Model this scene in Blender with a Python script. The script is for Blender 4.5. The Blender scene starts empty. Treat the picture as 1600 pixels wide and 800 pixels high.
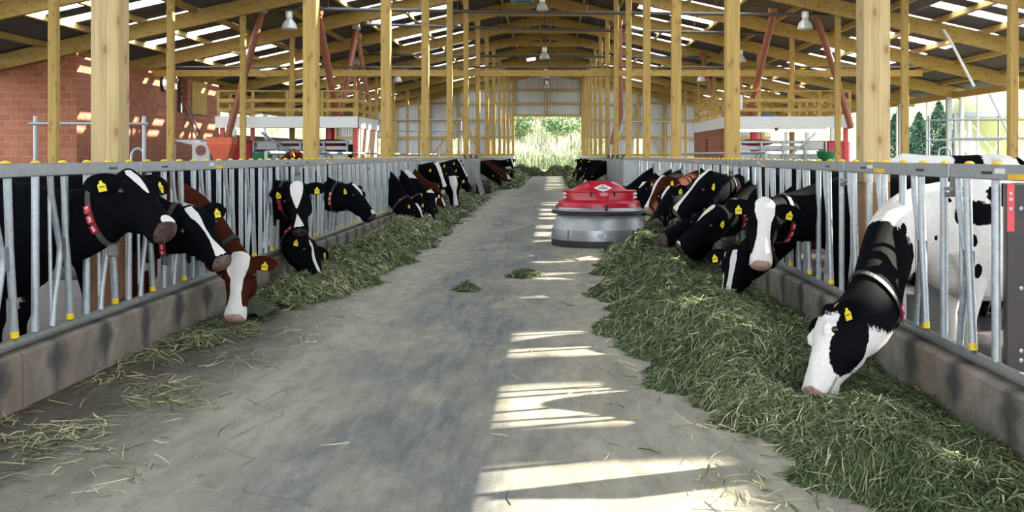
import bpy, bmesh, math, random
from mathutils import Vector, Matrix, noise as mnoise
import numpy as np
SC = bpy.context.scene
COL = SC.collection
PI = math.pi
rnd = random.Random(7)
# ---------------------------------------------------------------- camera geometry
FPX, UX, VY, EYE = 1600.0, 862.0, 243.0, 1.5
def at(u, v, y):            # a point of the photograph at distance y
    return Vector(((u-UX)*y/FPX, y, EYE-(v-VY)*y/FPX))
RIDGE = -0.4
FRAMES = [8.1+6.68*k for k in range(-3, 13)]
YEND = FRAMES[-1]
CL, CR = -3.14, 2.27        # curb faces towards the aisle
RL, RR = -3.22, 2.37        # feed rails
PL, PR = -3.47, 2.62        # inner post rows
OL, OR_ = -10.6, 9.82       # outer post rows
WL, WR = -19.3, 18.9        # side eaves
def zraf(x): return 8.55-0.225*abs(x-RIDGE)      # underside of the rafters
def zroof(x): return zraf(x)+0.62                # roof sheet
# ---------------------------------------------------------------- mesh collector
class MB:
    def __init__(s): s.v=[]; s.f=[]; s.sm=[]; s.mi=[]; s.cm=0
    def slot(s,i): s.cm=i; return s
    def add(s, vs, fs, smooth=False):
        b=len(s.v); s.v+= [tuple(x) for x in vs]
        s.f+= [tuple(i+b for i in f) for f in fs]; s.sm+= [smooth]*len(fs); s.mi+= [s.cm]*len(fs)
        return s
    def box(s, a, b):
        x0,y0,z0=[min(p,q) for p,q in zip(a,b)]; x1,y1,z1=[max(p,q) for p,q in zip(a,b)]
        return s.add([(x0,y0,z0),(x1,y0,z0),(x1,y1,z0),(x0,y1,z0),(x0,y0,z1),(x1,y0,z1),(x1,y1,z1),(x0,y1,z1)],
              [(0,3,2,1),(4,5,6,7),(0,1,5,4),(1,2,6,5),(2,3,7,6),(3,0,4,7)])
    def cbox(s, a, b, c=0.006):     # box with chamfered vertical and horizontal edges
        bm=bmesh.new(); bmesh.ops.create_cube(bm,size=1)
        d=[abs(q-p) for p,q in zip(a,b)]; m=[(p+q)/2 for p,q in zip(a,b)]
        for v in bm.verts: v.co=Vector((v.co.x*d[0]+m[0],v.co.y*d[1]+m[1],v.co.z*d[2]+m[2]))
        bmesh.ops.bevel(bm,geom=bm.edges[:],offset=min(c,min(d)*.45),segments=1,affect='EDGES')
        return s.bm(bm)
    def bm(s, bm, smooth=False):
        bm.verts.index_update()
        s.add([v.co.copy() for v in bm.verts],[[v.index for v in f.verts] for f in bm.faces],smooth); bm.free(); return s
    def beam(s, p, q, w, h, up=(0,0,1)):   # rectangular bar, h along up
        p,q=Vector(p),Vector(q); t=(q-p).normalized(); up=Vector(up)
        if abs(t.dot(up.normalized()))>.999: up=Vector((0,1,0))
        sd=t.cross(up).normalized(); u=sd.cross(t).normalized()
        vs=[]
        for c in (p,q):
            for a,b in ((-1,-1),(1,-1),(1,1),(-1,1)): vs.append(c+sd*(a*w/2)+u*(b*h/2))
        return s.add(vs,[(0,1,2,3),(7,6,5,4),(0,4,5,1),(1,5,6,2),(2,6,7,3),(3,7,4,0)])
    def tube(s, pts, r, n=10, cap=True):
        pts=[Vector(p) for p in pts]; m=len(pts)
        rs=r if isinstance(r,(list,tuple)) else [r]*m
        vs=[]; prev=None
        for i,p in enumerate(pts):
            t=(pts[min(i+1,m-1)]-pts[max(i-1,0)]).normalized()
            if prev is None:
                a=Vector((0,0,1)) if abs(t.z)<.9 else Vector((1,0,0))
                prev=t.cross(a).normalized()
            prev=(prev-t*prev.dot(t)).normalized(); b=t.cross(prev)
            for k in range(n):
                an=2*PI*k/n; vs.append(p+(prev*math.cos(an)+b*math.sin(an))*rs[i])
        fs=[]
        for i in range(m-1):
            for k in range(n):
                fs.append((i*n+k,i*n+(k+1)%n,(i+1)*n+(k+1)%n,(i+1)*n+k))
        if cap: fs+= [tuple(range(n-1,-1,-1)),tuple((m-1)*n+k for k in range(n))]
        return s.add(vs,fs,True)
    def lathe(s, prof, c=(0,0,0), n=32, a0=0, a1=2*PI, smooth=True):   # (r,z) profile about a vertical axis
        vs=[]; fs=[]; full=abs(a1-a0-2*PI)<1e-6; m=n if full else n+1
        for r,z in prof:
            for k in range(m):
                an=a0+(a1-a0)*k/n; vs.append((c[0]+r*math.cos(an),c[1]+r*math.sin(an),c[2]+z))
        for i in range(len(prof)-1):
            for k in range(n):
                k2=(k+1)%m; fs.append((i*m+k,i*m+k2,(i+1)*m+k2,(i+1)*m+k))
        return s.add(vs,fs,smooth)
    def ell(s, c, r, n=12, m=8, rot=None):
        vs=[];fs=[]
        for j in range(m+1):
            th=PI*j/m
            for k in range(n):
                an=2*PI*k/n; p=Vector((math.sin(th)*math.cos(an)*r[0],math.sin(th)*math.sin(an)*r[1],math.cos(th)*r[2]))
                if rot: p=rot@p
                vs.append(p+Vector(c))
        for j in range(m):
            for k in range(n): fs.append((j*n+k,(j+1)*n+k,(j+1)*n+(k+1)%n,j*n+(k+1)%n))
        return s.add(vs,fs,True)
    def loft(s, rings, cap=True, smooth=True):
        n=len(rings[0]); vs=[p for r in rings for p in r]; fs=[]
        for i in range(len(rings)-1):
            for k in range(n): fs.append((i*n+k,i*n+(k+1)%n,(i+1)*n+(k+1)%n,(i+1)*n+k))
        if cap: fs+= [tuple(range(n-1,-1,-1)),tuple((len(rings)-1)*n+k for k in range(n))]
        return s.add(vs,fs,smooth)
    def prism(s, poly, d):          # planar polygon (3d points) pushed along d
        n=len(poly); d=Vector(d); vs=[Vector(p) for p in poly]+[Vector(p)+d for p in poly]
        return s.add(vs,[tuple(range(n-1,-1,-1)),tuple(range(n,2*n))]+[(k,(k+1)%n,n+(k+1)%n,n+k) for k in range(n)])
    def mesh(s, name, mat, off=(0,0,0)):
        me=bpy.data.meshes.new(name)
        me.from_pydata([(x-off[0],y-off[1],z-off[2]) for x,y,z in s.v],[],s.f)
        me.polygons.foreach_set('use_smooth',s.sm)
        if mat:
            for q in (mat if isinstance(mat,(list,tuple)) else [mat]): me.materials.append(q)
            if isinstance(mat,(list,tuple)): me.polygons.foreach_set('material_index',s.mi)
        me.update()
        if any(s.sm): me.set_sharp_from_angle(angle=math.radians(38))
        return me
def rootloc(o):
    l=Vector((0,0,0))
    while o: l=l+o.location; o=o.parent
    return l
def link(o): COL.objects.link(o); return o
def tag(o, label=None, cat=None, group=None, kind=None):
    if label: o['label']=label
    if cat: o['category']=cat
    if group: o['group']=group
    if kind: o['kind']=kind
    return o
def obj(name, mb, mat, parent=None, label=None):
    off=rootloc(parent) if parent else (0,0,0)
    me=mb if isinstance(mb,bpy.types.Mesh) else mb.mesh(name,mat,off)
    o=bpy.data.objects.new(name,me); link(o)
    if parent: o.parent=parent
    if label: o['label']=label
    return o
def single(name, mb, mat, label, cat, group=None, kind=None, origin=None):
    """a top-level thing made of one mesh, with its origin at its own base"""
    vs=np.array(mb.v); c=origin
    if c is None: c=(float((vs[:,0].min()+vs[:,0].max())/2),float((vs[:,1].min()+vs[:,1].max())/2),float(vs[:,2].min()))
    o=bpy.data.objects.new(name,mb.mesh(name,mat,c)); link(o); o.location=c
    return tag(o,label,cat,group,kind)
def struct(name, mb, mat, label=None, parent=None):
    o=obj(name,mb,mat,parent)
    if not parent: o['kind']='structure'; o['category']=name.split('_')[0]
    if label: o['label']=label
    return o
def thing(name, label, cat, loc=(0,0,0), group=None):
    o=bpy.data.objects.new(name,None); link(o); o.location=loc; o.empty_display_size=.1
    return tag(o,label,cat,group)
def copy_tree(o, parent=None):
    c=o.copy(); link(c)
    if parent: c.parent=parent
    for ch in list(o.children): copy_tree(ch,c)
    return c
ORD=['first','second','third','fourth','fifth','sixth','seventh','eighth','ninth','tenth','eleventh','twelfth','thirteenth','fourteenth','fifteenth','sixteenth','seventeenth','eighteenth','nineteenth','twentieth']
def text_mesh(txt, size, ext, mat, name='text', align='CENTER', bold=0.0):
    cu=bpy.data.curves.new(name,'FONT'); cu.body=txt; cu.size=size; cu.extrude=ext; cu.align_x=align; cu.align_y='CENTER'; cu.offset=bold
    o=bpy.data.objects.new(name,cu); link(o)
    dg=bpy.context.evaluated_depsgraph_get(); dg.update()
    me=bpy.data.meshes.new_from_object(o.evaluated_get(dg)); me.name=name
    bpy.data.objects.remove(o); me.materials.clear(); me.materials.append(mat)
    return me
# ---------------------------------------------------------------- materials
class NT:
    def __init__(s,name):
        s.m=bpy.data.materials.new(name); s.m.use_nodes=True; s.t=s.m.node_tree; s.t.nodes.clear()
        s.out=s.n('ShaderNodeOutputMaterial'); s.b=s.n('ShaderNodeBsdfPrincipled'); s.l(s.b.outputs[0],s.out.inputs[0])
    def n(s,t,**k):
        x=s.t.nodes.new(t)
        for a,b in k.items(): setattr(x,a,b)
        return x
    def l(s,a,b): s.t.links.new(a,b)
    def coords(s,scale=(1,1,1),kind='Object',rot=(0,0,0)):
        if kind=='World': src=s.n('ShaderNodeNewGeometry').outputs['Position']
        else: src=s.n('ShaderNodeTexCoord').outputs[kind]
        m=s.n('ShaderNodeMapping'); m.inputs['Scale'].default_value=scale; m.inputs['Rotation'].default_value=rot
        s.l(src,m.inputs[0]); return m.outputs[0]
    def noise(s,vec,scale=5,detail=4,rough=.55,dist=0):
        x=s.n('ShaderNodeTexNoise'); x.inputs['Scale'].default_value=scale; x.inputs['Detail'].default_value=detail
        x.inputs['Roughness'].default_value=rough; x.inputs['Distortion'].default_value=dist
        if vec: s.l(vec,x.inputs['Vector'])
        return x.outputs['Fac']
    def ramp(s,fac,stops,interp='LINEAR'):
        r=s.n('ShaderNodeValToRGB'); cr=r.color_ramp; cr.interpolation=interp
        while len(cr.elements)<len(stops): cr.elements.new(.5)
        for e,(p,c) in zip(cr.elements,stops): e.position=p; e.color=(c,c,c,1) if isinstance(c,(int,float)) else (*c[:3],1)
        s.l(fac,r.inputs[0]); return r.outputs[0]
    def mix(s,fac,a,b,mode='MIX'):
        x=s.n('ShaderNodeMix',data_type='RGBA',blend_type=mode)
        for sock,val in ((0,fac),(6,a),(7,b)):
            if isinstance(val,(int,float)): x.inputs[sock].default_value=val
            elif isinstance(val,tuple): x.inputs[sock].default_value=(*val[:3],1)
            else: s.l(val,x.inputs[sock])
        return x.outputs[2]
    def math(s,op,a,b=0,c=0):
        x=s.n('ShaderNodeMath',operation=op)
        for i,val in enumerate((a,b,c)):
            if isinstance(val,(int,float)): x.inputs[i].default_value=val
            else: s.l(val,x.inputs[i])
        return x.outputs[0]
    def bump(s,h,dist=.01,strength=1):
        x=s.n('ShaderNodeBump'); x.inputs['Distance'].default_value=dist; x.inputs['Strength'].default_value=strength
        s.l(h,x.inputs['Height']); s.l(x.outputs[0],s.b.inputs['Normal'])
    def set(s,color=None,rough=None,metal=None,spec=None):
        for k,val in (('Base Color',color),('Roughness',rough),('Metallic',metal),('Specular IOR Level',spec)):
            if val is None: continue
            if isinstance(val,tuple): s.b.inputs[k].default_value=(*val[:3],1)
            elif isinstance(val,(int,float)): s.b.inputs[k].default_value=val
            else: s.l(val,s.b.inputs[k])
        return s.m
def srgb(r,g,b):
    f=lambda c:(c/255/12.92 if c/255<=.04045 else ((c/255+.055)/1.055)**2.4)
    return (f(r),f(g),f(b))
def plain(name,col,rough=.5,metal=0,var=.12,scale=8,spec=None):
    m=NT(name); n=m.noise(m.coords(),scale,4)
    c=m.mix(m.ramp(n,[(.3,0),(.7,1)]),tuple(x*(1-var) for x in col),tuple(min(1,x*(1+var)) for x in col))
    return m.set(c,rough,metal,spec)
def wood(name,axis,base=(.475,.322,.098),knots=True):
    m=NT(name); sc={'z':(22,22,.9),'x':(.9,22,22),'y':(22,.9,22)}[axis]
    v=m.coords(sc); g=m.noise(v,1.0,6,.65,.6)
    lo=tuple(x*.72 for x in base); hi=tuple(min(1,x*1.16) for x in base)
    c=m.ramp(g,[(.3,lo),(.5,base),(.72,hi)])
    sc2={'z':(1.2,1.2,.5),'x':(.5,1.2,1.2),'y':(1.2,.5,1.2)}[axis]
    big=m.noise(m.coords(sc2),1.3,3); c=m.mix(m.ramp(big,[(.4,0),(.7,.35)]),c,tuple(x*.8 for x in (base[0],base[1]*.95,base[2]*.9)))
    oi=m.n('ShaderNodeObjectInfo').outputs['Random']
    c=m.mix(m.math('MULTIPLY',oi,.22),c,tuple(x*.74 for x in base))
    if knots:
        vo=m.n('ShaderNodeTexVoronoi',voronoi_dimensions='2D'); vo.inputs['Scale'].default_value=1
        sp=m.n('ShaderNodeSeparateXYZ'); m.l(m.coords(),sp.inputs[0]); iA,iB,iC={'z':(0,1,2),'x':(1,2,0),'y':(0,2,1)}[axis]; cb=m.n('ShaderNodeCombineXYZ')
        m.l(m.math('MULTIPLY_ADD',m.math('ADD',sp.outputs[iA],sp.outputs[iB]),5.2,m.math('MULTIPLY',oi,9)),cb.inputs[0]); m.l(m.math('MULTIPLY_ADD',sp.outputs[iC],2.3,m.math('MULTIPLY',oi,7)),cb.inputs[1]); m.l(cb.outputs[0],vo.inputs['Vector'])
        if axis=='z' and base[2]>.15:
            wv=m.noise(m.coords((.6,.6,1.6)),1.5,3); ln=m.math('ABSOLUTE',m.math('ADD',m.math('SUBTRACT',sp.outputs[0],.012),m.math('MULTIPLY',m.math('SUBTRACT',wv,.5),.07)))
            c=m.mix(m.math('MULTIPLY',m.ramp(ln,[(.0012,1),(.0035,0)]),.7),c,(.12,.07,.03))
        k=m.ramp(vo.outputs['Distance'],[(.045,1),(.115,0)]); c=m.mix(m.math('MULTIPLY',k,.75),c,(.17,.085,.03))
        halo=m.ramp(vo.outputs['Distance'],[(.08,1),(.30,0)]); c=m.mix(m.math('MULTIPLY',halo,.34),c,(.28,.15,.05))
    m.bump(g,.002,.5)
    return m.set(c,.62,0,.3)
def galv(name,base=(.36,.40,.43)):
    m=NT(name); v=m.coords((1,1,1)); n1=m.noise(v,26,5,.7); n2=m.noise(v,4,3)
    c=m.mix(m.ramp(n1,[(.35,0),(.65,1)]),tuple(x*.78 for x in base),tuple(x*1.08 for x in base))
    c=m.mix(m.ramp(n2,[(.5,0),(.75,.5)]),c,(.30,.28,.22))
    m.bump(n1,.0006,.4)
    return m.set(c,m.ramp(n1,[(.3,.34),(.7,.5)]),.45)
M={}
M['wood_z']=wood('timber_upright','z'); M['wood_x']=wood('timber_cross','x'); M['wood_y']=wood('timber_long','y')
M['wood_big']=wood('timber_rough','z',(.47,.36,.18))
M['wood_low']=plain('timber_wet_foot',(.21,.105,.05),.6,0,.25,5)
M['galv']=galv('galvanised_steel'); M['galv_d']=galv('galvanised_steel_worn',(.27,.285,.285))
M['yellow']=plain('yellow_plastic',(.78,.55,.02),.4); M['black']=plain('black_rubber',(.02,.02,.022),.55)
M['white']=plain('white_paint',(.72,.74,.74),.5,0,.05); M['cable']=plain('dark_cable',(.05,.05,.055),.5)
M['pipe']=plain('dark_auger_pipe',(.085,.08,.08),.45); M['brown']=plain('brown_drop_tube',(.26,.085,.045),.42,0,.15)
M['grey']=plain('grey_plastic',(.42,.45,.46),.5); M['red']=plain('red_enamel',(.55,.03,.045),.35); M['green']=plain('green_plastic',(.01,.17,.06),.4)
M['orange']=plain('orange_plastic',(.68,.14,.07),.45); M['steel']=plain('brushed_steel',(.55,.56,.57),.35,.7)
M['blue']=plain('blue_sheet',(.05,.15,.42),.5); M['darkboard']=plain('dark_brown_board',(.022,.015,.017),.5,0,.2,20)
def lampmat(name,col,st):
    m=NT(name); m.set((.9,.9,.9),.5); m.b.inputs['Emission Color'].default_value=(*col,1); m.b.inputs['Emission Strength'].default_value=st; return m.m
M['tube']=lampmat('lit_fluorescent_tube',(1,1,.95),1.2)
SKY_STRENGTH=1.0; SUN_STRENGTH=6.4; EXPOSURE=2.68
# ================================================================ ground and floor
def concrete():
    m=NT('feed_aisle_concrete'); w=m.coords((1,1,1),'World'); sep=m.n('ShaderNodeSeparateXYZ'); m.l(w,sep.inputs[0]); X=sep.outputs[0]
    nbig=m.noise(w,.55,5,.6); nmid=m.noise(m.coords((1.6,.5,1),'World'),2.2,6,.65); nf=m.noise(w,38,5,.7)
    streak=m.noise(m.coords((9,.7,1),'World',rot=(0,0,-.5)),1.6,5,.7)
    base=m.mix(m.ramp(nmid,[(.3,0),(.7,1)]),(.275,.25,.195),(.45,.412,.33))
    # worn bluish wheel path down the middle
    xx=m.math('ADD',X,m.math('MULTIPLY',m.math('SUBTRACT',nbig,.5),1.3))
    path=m.math('MULTIPLY',m.ramp(m.math('MULTIPLY_ADD',xx,.25,.5),[(.10,0),(.22,1),(.42,1),(.56,0)]),m.ramp(m.noise(m.coords((1.2,.45,1),'World',rot=(0,0,-.3)),1.4,5,.6),[(.38,.15),(.55,1)]))
    base=m.mix(m.math('MULTIPLY',path,.85),base,m.mix(m.ramp(streak,[(.3,0),(.7,1)]),(.112,.115,.123),(.245,.248,.248)))
    # dark damp dirt along the left kerb
    dirt=m.math('MULTIPLY',m.ramp(m.math('MULTIPLY_ADD',xx,.25,1.0),[(.30,1),(.52,0)]),m.ramp(nmid,[(.2,.6),(.5,1)]))
    base=m.mix(m.math('MULTIPLY',dirt,.95),base,m.mix(m.ramp(nf,[(.3,0),(.7,1)]),(.045,.038,.032),(.16,.135,.10)))
    spots=m.ramp(m.noise(w,7,6,.75),[(.60,0),(.74,1)]); base=m.mix(m.math('MULTIPLY',spots,.35),base,(.07,.06,.05))
    scr=m.ramp(m.noise(m.coords((16,.55,1),'World',rot=(0,0,-.42)),1.5,4,.6),[(.66,0),(.72,1)]); base=m.mix(m.math('MULTIPLY',m.math('MULTIPLY',scr,path),.4),base,(.05,.05,.055))
    base=m.mix(m.ramp(nf,[(.35,.16),(.65,0)]),base,(.06,.06,.06))
    vo=m.n('ShaderNodeTexVoronoi',feature='DISTANCE_TO_EDGE'); vo.inputs['Scale'].default_value=.22
    wob=m.n('ShaderNodeVectorMath',operation='ADD'); m.l(w,wob.inputs[0]); nz=m.n('ShaderNodeTexNoise'); nz.inputs['Scale'].default_value=1.4; m.l(w,nz.inputs['Vector']); m.l(nz.outputs['Color'],wob.inputs[1]); m.l(wob.outputs[0],vo.inputs['Vector'])
    cr=m.ramp(vo.outputs['Distance'],[(.0,1),(.0025,0)]); base=m.mix(m.math('MULTIPLY',m.math('MULTIPLY',cr,.5),m.ramp(nmid,[(.4,0),(.6,1)])),base,(.04,.04,.04))
    mot=m.noise(m.coords((2.6,.8,1),'World',rot=(0,0,-.25)),3.2,7,.72); base=m.mix(m.ramp(mot,[(.34,.62),(.52,0)]),base,m.mix(.5,base,(.035,.038,.045)))
    base=m.mix(m.ramp(mot,[(.55,0),(.72,.5)]),base,(.45,.43,.385))
    gr=m.noise(w,90,4,.75); base=m.mix(m.ramp(gr,[(.60,0),(.72,.45)]),base,(.09,.08,.07)); base=m.mix(m.ramp(gr,[(.28,.35),(.38,0)]),base,(.52,.49,.42))
    base=m.mix(m.math('MULTIPLY',dirt,m.ramp(mot,[(.3,.9),(.62,.35)])),base,m.mix(m.ramp(gr,[(.35,0),(.65,1)]),(.028,.022,.018),(.12,.095,.065)))
    m.bump(m.math('ADD',m.math('MULTIPLY',nf,.4),nmid),.006,.35)
    return m.set(base,m.ramp(nmid,[(.3,.55),(.7,.8)]),0,.35)
M['concrete']=concrete()
def stallfloor():
    m=NT('slatted_stall_floor'); w=m.coords((1,1,1),'World'); n=m.noise(m.coords((4,1.5,1),'World'),3,5,.7)
    wv=m.n('ShaderNodeTexWave',bands_direction='Y'); wv.inputs['Scale'].default_value=1.6; m.l(w,wv.inputs[0])
    c=m.mix(m.ramp(n,[(.35,0),(.65,1)]),(.035,.03,.034),(.13,.115,.125)); c=m.mix(m.ramp(wv.outputs['Fac'],[(0,.6),(.12,0)]),c,(.012,.01,.01))
    m.bump(n,.01,.5); return m.set(c,.4)
M['stall']=stallfloor(); M['concrete2']=plain('cubicle_concrete',(.2,.185,.17),.8,0,.2,3)
def grassground():
    m=NT('rough_grass_ground'); w=m.coords((1,1,1),'World'); n=m.noise(w,.8,6,.7); n2=m.noise(w,6,5,.7)
    c=m.ramp(n,[(.3,(.05,.085,.03)),(.5,(.13,.15,.06)),(.7,(.24,.21,.11))]); c=m.mix(m.ramp(n2,[(.4,0),(.7,.5)]),c,(.03,.05,.02))
    return m.set(c,.9)
M['grassland']=grassground()
struct('floor',MB().box((CL-.02,-14,-.2),(CR+.02,YEND+14,0)),M['concrete'],'grey concrete feed aisle floor with dusty worn wheel path')
struct('floor_stall_left',MB().box((WL-3,-14,-.22),(CL-.18,YEND+.3,-.02)),M['stall'],'dark slatted stall floor behind the left feed fence')
struct('floor_cubicle_right',MB().box((4.7,9.5,-.02),(9.2,34,.12)),M['concrete2'],'raised concrete cubicle bed on the right')
struct('floor_stall_right',MB().box((CR+.18,-14,-.22),(WR+.3,YEND+.3,-.02)),M['stall'],'dark slatted stall floor behind the right feed fence')
# ================================================================ feed kerbs
def kerbmat():
    m=NT('feed_kerb_concrete'); w=m.coords((1,1,1),'World'); sep=m.n('ShaderNodeSeparateXYZ'); m.l(w,sep.inputs[0])
    n=m.noise(w,3.5,6,.65); nf=m.noise(w,45,4,.7)
    c=m.mix(m.ramp(n,[(.3,0),(.7,1)]),(.15,.13,.108),(.31,.28,.24)); c=m.mix(m.ramp(m.noise(w,1.7,4),[(.5,0),(.7,.5)]),c,(.22,.14,.085))
    # dark lick marks: one patch per feeding place
    fr=m.math('FRACT',m.math('MULTIPLY',m.math('ADD',sep.outputs[1],.25),1/.71)); yy=m.math('ABSOLUTE',m.math('SUBTRACT',fr,.5))
    zz=m.math('ABSOLUTE',m.math('SUBTRACT',sep.outputs[2],.22))
    d=m.math('ADD',m.math('MULTIPLY',yy,3.2),m.math('MULTIPLY',zz,2.6)); d=m.math('ADD',d,m.math('MULTIPLY',m.math('SUBTRACT',n,.5),1.1))
    c=m.mix(m.math('MULTIPLY',m.ramp(d,[(.28,1),(.85,0)]),.92),c,(.038,.038,.046))
    c=m.mix(m.ramp(nf,[(.35,.25),(.6,0)]),c,(.08,.075,.07)); m.bump(nf,.003,.5); return m.set(c,.8)
M['kerb']=kerbmat()
def kerb(x, sgn, name, label):
    mb=MB(); y0=-14
    while y0<YEND-.5:
        y1=min(y0+5.02,YEND)
        prof=[(0,0),(0,.315),(.02,.335),(.19,.335),(.205,.32),(.205,-.1)]
        a=[(x+sgn*px,y0+.006,pz) for px,pz in prof]; b=[(x+sgn*px,y1-.006,pz) for px,pz in prof]
        mb.loft([a,b] if sgn<0 else [a[::-1],b[::-1]],True,False); y0=y1
    return struct(name,mb,M['kerb'],label)
kerb(CL,-1,'trim_1','low concrete kerb wall below the left feed fence')
kerb(CR,1,'trim_2','low concrete kerb wall below the right feed fence')
# ================================================================ timber frames
def corr(mb, x0,x1,y0,y1,zf,pitch=.19,amp=.022):   # corrugated sheet following zf(x), waves along y
    n=max(2,int(round((y1-y0)/(pitch/4)))); vs=[];fs=[]
    for i in range(n+1):
        y=y0+(y1-y0)*i/n; dz=amp*math.sin(2*PI*y/pitch)
        for x in (x0,x1): vs.append((x,y,zf(x)+dz))
    for i in range(n): fs.append((2*i,2*i+1,2*i+3,2*i+2))
    mb.add(vs,fs,True)
def sheetmat():
    m=NT('dark_fibre_cement_sheet'); w=m.coords((1,1,1),'World'); n=m.noise(w,2.5,5); c=m.mix(m.ramp(n,[(.3,0),(.7,1)]),(.075,.068,.062),(.125,.112,.10))
    return m.set(c,.75)
M['sheet']=sheetmat()
def skymat():
    m=NT('translucent_skylight_sheet'); m.t.nodes.remove(m.b)
    t=m.n('ShaderNodeBsdfTransparent'); t.inputs[0].default_value=(.93,.95,.93,1); d=m.n('ShaderNodeBsdfTranslucent'); d.inputs[0].default_value=(.9,.93,.92,1)
    n=m.noise(m.coords((1,1,1),'World'),3,4); mx=m.n('ShaderNodeMixShader'); m.l(m.ramp(n,[(.3,.20),(.7,.34)]),mx.inputs[0]); m.l(t.outputs[0],mx.inputs[1]); m.l(d.outputs[0],mx.inputs[2]); m.l(mx.outputs[0],m.out.inputs[0]); return m.m
M['sky']=skymat()
BANDSL=[(4.3,7.6),(11.7,15.0)]; BANDSR=[(4.3,7.6),(12.6,15.7)]          # distance from the ridge of the skylight bands
def roof(sgn, name, label):
    X=lambda d:RIDGE+sgn*d; BANDS=BANDSL if sgn<0 else BANDSR
    edge=(abs(WL-RIDGE) if sgn<0 else abs(WR-RIDGE))+.9
    mb=MB(); strips=[]
    def rect(d0,d1,y0,y1): corr(mb,X(d0),X(d1),y0,y1,zroof)
    y0a=FRAMES[0]-2; y1a=YEND+.6
    segs=[(0.12,BANDS[0][0]),(BANDS[0][1],BANDS[1][0]),(BANDS[1][1],edge)]
    for a,b in segs: rect(a,b,y0a,y1a)
    cuts=[]
    for f in FRAMES[:-1]:
        for c in (.68,2.45,4.45): cuts.append((f+c-.53,f+c+.53))
    for (a,b) in BANDS:
        y=y0a
        for c0,c1 in cuts: rect(a,b,y,c0); strips.append((a,b,c0,c1)); y=c1
        rect(a,b,y,y1a)
    r=struct(name,mb,M['sheet'],label)
    for (a,b,c0,c1) in strips:
        s=MB(); corr(s,X(a-.08),X(b+.08),c0-.04,c1+.04,lambda x:zroof(x)+.012); obj('skylight_panel',s,M['sky'],r)
    return r
roof(-1,'ceiling_left','dark corrugated left roof slope with white skylight strips')
roof(1,'ceiling_right','dark corrugated right roof slope with white skylight strips')
struct('trim_3',MB().prism([(RIDGE-.55,FRAMES[0]-2,zroof(RIDGE-.55)+.06),(RIDGE,FRAMES[0]-2,zroof(RIDGE)+.14),(RIDGE+.55,FRAMES[0]-2,zroof(RIDGE+.55)+.06),(RIDGE,FRAMES[0]-2,zroof(RIDGE)+.09)],(0,YEND+2.6-FRAMES[0],0)),M['sheet'],'ridge capping along the top of the roof')
bolt_mb=lambda mb,p,r=.03: mb.lathe([(0,-.012),(r,-.012),(r,.012),(0,.012)],p,8,smooth=False)
def boltY(mb,x,y,z,r=.032):  # round washer facing the camera
    n=8; mb.prism([(x+r*math.cos(2*PI*k/n),y,z+r*math.sin(2*PI*k/n)) for k in range(n)],(0,-.015,0))
vis=[f for f in FRAMES if f>2]
def rafter(sgn,f,idx):
    e=(WL-.55) if sgn<0 else (WR+.55); a=Vector((RIDGE,f,zraf(RIDGE)+.255)); b=Vector((e,f,zraf(e)+.255))
    nm='left' if sgn<0 else 'right'
    g=thing('roof_rafter','%s glulam rafter from the camera on the %s roof slope'%(ORD[idx],nm) if idx>=0 else 'glulam rafter over the camera on the %s roof slope'%nm,'rafter',tuple((a+b)/2),'glulam rafters')
    mb=MB(); d=(b-a).normalized(); L=(b-a).length; nn=5 
    mb.beam(a,b,.17,.51,(0,0,1))
    # joint plates with bolt heads over the aisle side
    pm=mb.slot(1)
    for q in (3.4,4.2,5.0):
        p=a+d*q; 
        for k in (-.1,.1): boltY(pm,p.x+k*.5,f-.08,p.z+k)
    for q in (.35,.6,.85):
        p=a+d*q; boltY(pm,p.x,f-.08,p.z-.1)
    obj('timber',mb,[M['wood_x'],M['galv']],g)
    return g
tie_mb=None
for i,f in enumerate(FRAMES):
    k=[x for x in FRAMES if x>2].index(f) if f>2 else -1
    for s in (-1,1): rafter(s,f,k)
def collar(f,k):
    if f<2 or k>11: return
    z=8.17; x0,x1=RIDGE-3.5,RIDGE+3.5
    g=thing('collar_tie','%s cross tie from the camera linking the timber posts over the aisle'%ORD[k],'beam',(RIDGE,f-.16,z),'cross ties over the aisle')
    b=MB().box((x0,f-.20,z-.14),(x1,f-.12,z+.14)).slot(1)
    for x in (PL+.1,PR-.1,RIDGE-.5,RIDGE+.5): boltY(b,x-.05,f-.2,z+.05); boltY(b,x+.05,f-.2,z-.05)
    obj('timber',b,[M['wood_x'],M['galv']],g)
for k,f in enumerate(vis): collar(f,k)
# purlins
d=.35; k=0
dists=[.3,1.9,3.5,5.9,7.6,9.4,11.7,13.4,15.0,16.8]
for sgn,nm in ((-1,'left'),(1,'right')):
    for j,dd in enumerate(dists+[18.6]):
        x=RIDGE+sgn*dd; z=zroof(x)-.12
        single('roof_purlin',MB().beam((x,FRAMES[0]-1.5,z),(x,YEND+.4,z),.10,.2,(.225*sgn,0,1)),M['wood_y'],'%s purlin down from the ridge under the %s roof slope'%(ORD[j],nm),'purlin','roof purlins')
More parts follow.
